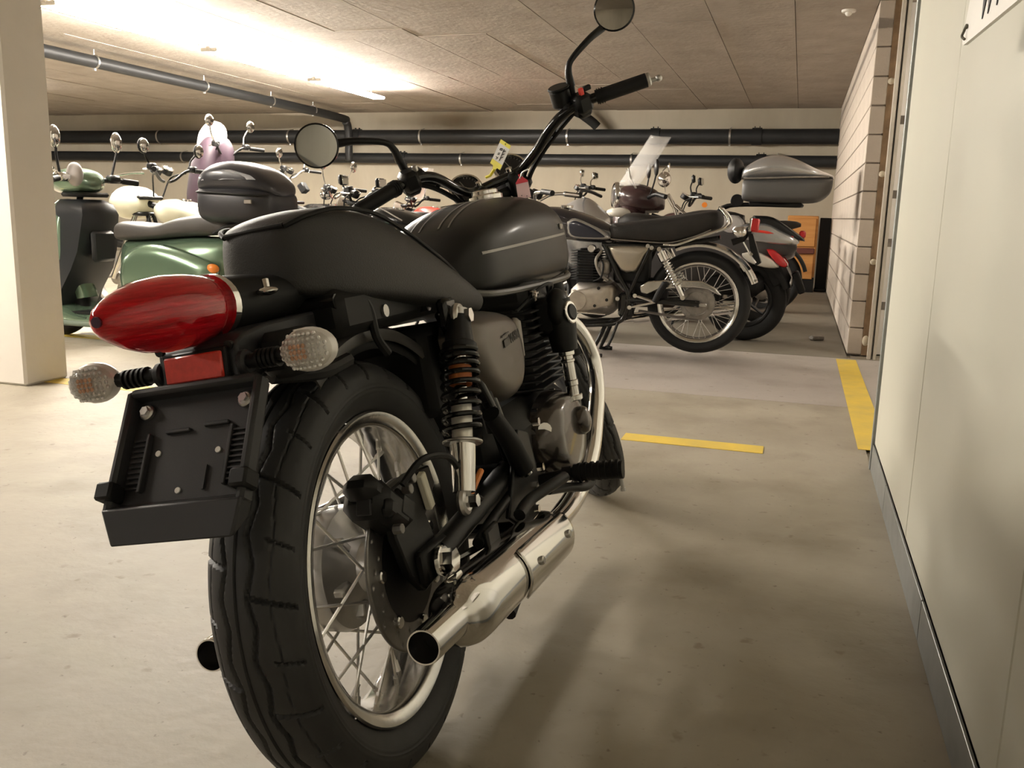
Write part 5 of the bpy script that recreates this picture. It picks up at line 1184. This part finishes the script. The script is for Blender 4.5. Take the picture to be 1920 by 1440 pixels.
# chrome bike with round chrome headlight shell
c8, P = roadster('naked motorcycle with chrome headlight shell and dark red tank behind the roadster seat', -.26, 8.9, tank=MAROON, hb=(.72, 1.07), mh=.13, mirror='box', bars=BLKS, mirm=BLKS, head=CHR, side=CHR)
P(MB().ell((1.02, .10, 1.22), (.065, .065, .075)), 'chrome_lamp_shell', CHR)
P(MB().tube([(1.0, .12, 1.10), (1.03, .14, 1.30), (.99, .17, 1.34)], .006, 8), 'aerial_mirror_stem', CHR)
P(MB().ell((.97, .17, 1.33), (.012, .035, .045)), 'aerial_mirror', CHRW)
P(MB().tube([(.98, .10, 1.08), (.90, .10, .95), (.86, .10, .84)], .022, 10).tube([(.90, .12, .98), (.80, .12, .90)], .018, 10), 'chrome_stay', CHR)
P(MB().disc((.62, .15, .99), .025, (0, 1, 0), .04, 14), 'orange_pod', ORANGE)
# ---------------------------------------------------------------- maroon scooter with tall windscreen
ms = root_at('scooter', -.285, 7.95, 'maroon scooter with round headlight and tall clear windscreen behind the roadster seat', 'scooter', rz=math.radians(195))
P = lambda mb, name, m, parent=None, **k: mb.build(name, m, parent or ms, **k)
wheel(ms, 0, .25, .25, .06, .16, ALUD, 0, .05, 'rear_wheel'); wheel(ms, 1.40, .25, .25, .055, .16, ALUD, 0, .05, 'front_wheel')
P(loftx([(.80, .08, .40, .66), (.72, .15, .26, .72), (.45, .18, .24, .74), (.15, .18, .36, .74), (-.10, .14, .48, .72), (-.25, .06, .56, .66)], 24, .8), 'body', MAROON, sharp=180)
P(loftx([(.80, .08, .71, .76), (.70, .13, .70, .80), (.4, .14, .71, .79), (.1, .14, .73, .84), (-.15, .10, .74, .82)], 20, .6), 'seat', LEATHW)
P(MB().box((1.0, 0, .16), (.55, .36, .08), bev=.03), 'floor_board', MAROON)
P(loftx([(1.02, .16, .20, .92), (1.10, .20, .18, .98), (1.20, .18, .22, .98), (1.28, .08, .35, .90)], 24, .8), 'leg_shield', MAROON, sharp=180)
P(loftx([(.86, .07, .93, 1.03), (.95, .14, .90, 1.10), (1.08, .16, .90, 1.14), (1.20, .12, .93, 1.12), (1.27, .05, .98, 1.08)], 24, .8), 'headset', MAROON, sharp=180)
hl_ = P(MB().lathe([(.075, -.05), (.088, .0), (.086, .02), (.078, .03)], (1.26, .0, 1.04), (1, .15, .05), 32, sc=(1, 1.25)), 'headlight', CHRW)
P(MB().lathe([(.078, .02), (.05, .035), (0, .045)], (1.26, .0, 1.04), (1, .15, .05), 32, sc=(1, 1.25)), 'headlight_glass', CLEAR, hl_)
P(MB().lathe([(.07, .012), (.03, -.03), (0, -.04)], (1.26, .0, 1.04), (1, .15, .05), 32, sc=(1, 1.25)), 'light_reflector', ALU, hl_)
rings = []
for i in range(9):
    t = i/8; w_ = .20+.05*math.sin(t*PI)-.14*t**3
    rings.append([Vector((1.26-.26*t-.16*(k/5)**2, w_*k/5, 1.12+.42*t-.02*abs(k/5)*t)) for k in range(-5, 6)])
o = P(MB().loft(rings, ringclosed=False), 'wind_screen', SCREEN, sharp=180); md = o.modifiers.new('t', 'SOLIDIFY'); md.thickness = .005
for s in (-1, 1):
    P(MB().tube([(1.10, s*.12, 1.08), (1.16, s*.14, 1.18), (1.18, s*.12, 1.26)], .008, 8), 'screen_bracket', ALU)
    b_ = P(MB().tube([(1.02, s*.12, 1.02), (.96, s*.28, 1.05), (.90, s*.38, 1.03)], .016, 10, sm=3), 'handlebar', BLKS)
    P(MB().tube([(.95, s*.29, 1.05), (.895, s*.385, 1.03)], .02, 10), 'hand_grip', BLKP, b_)
    P(MB().tube([(1.0, s*.22, 1.05), (.98, s*.26, 1.14), (.97, s*.28, 1.2)], .007, 8), 'mirror_stem', BLKS, b_)
    P(MB().ell((.97, s*.30, 1.26), (.02, .05, .07)), 'mirror_head', BLKS, b_)
P(MB().ell((1.24, .19, .90), (.09, .05, .04)), 'turn_signal', mat('pale_lens', (0, 0, 0)))
P(MB().ell((1.24, -.19, .90), (.09, .05, .04)), 'turn_signal', mat('pale_lens', (0, 0, 0)))
P(MB().tube([(1.40, .06, .25), (1.22, .04, .65), (1.12, 0, .95)], .02, 10), 'fork', BLKS)
P(MB().loft(fender_arc((1.40, 0, .25), .29, .075, math.radians(20), math.radians(165), .05)), 'front_fender', MAROON, sharp=50)
P(MB().box((.08, -.1, .25), (.36, .12, .16), bev=.04), 'engine_block', BLKS)
P(MB().tube([(.50, .12, .22), (.52, .17, .10), (.53, .19, .012)], .010, 8), 'side_stand', BLKS)
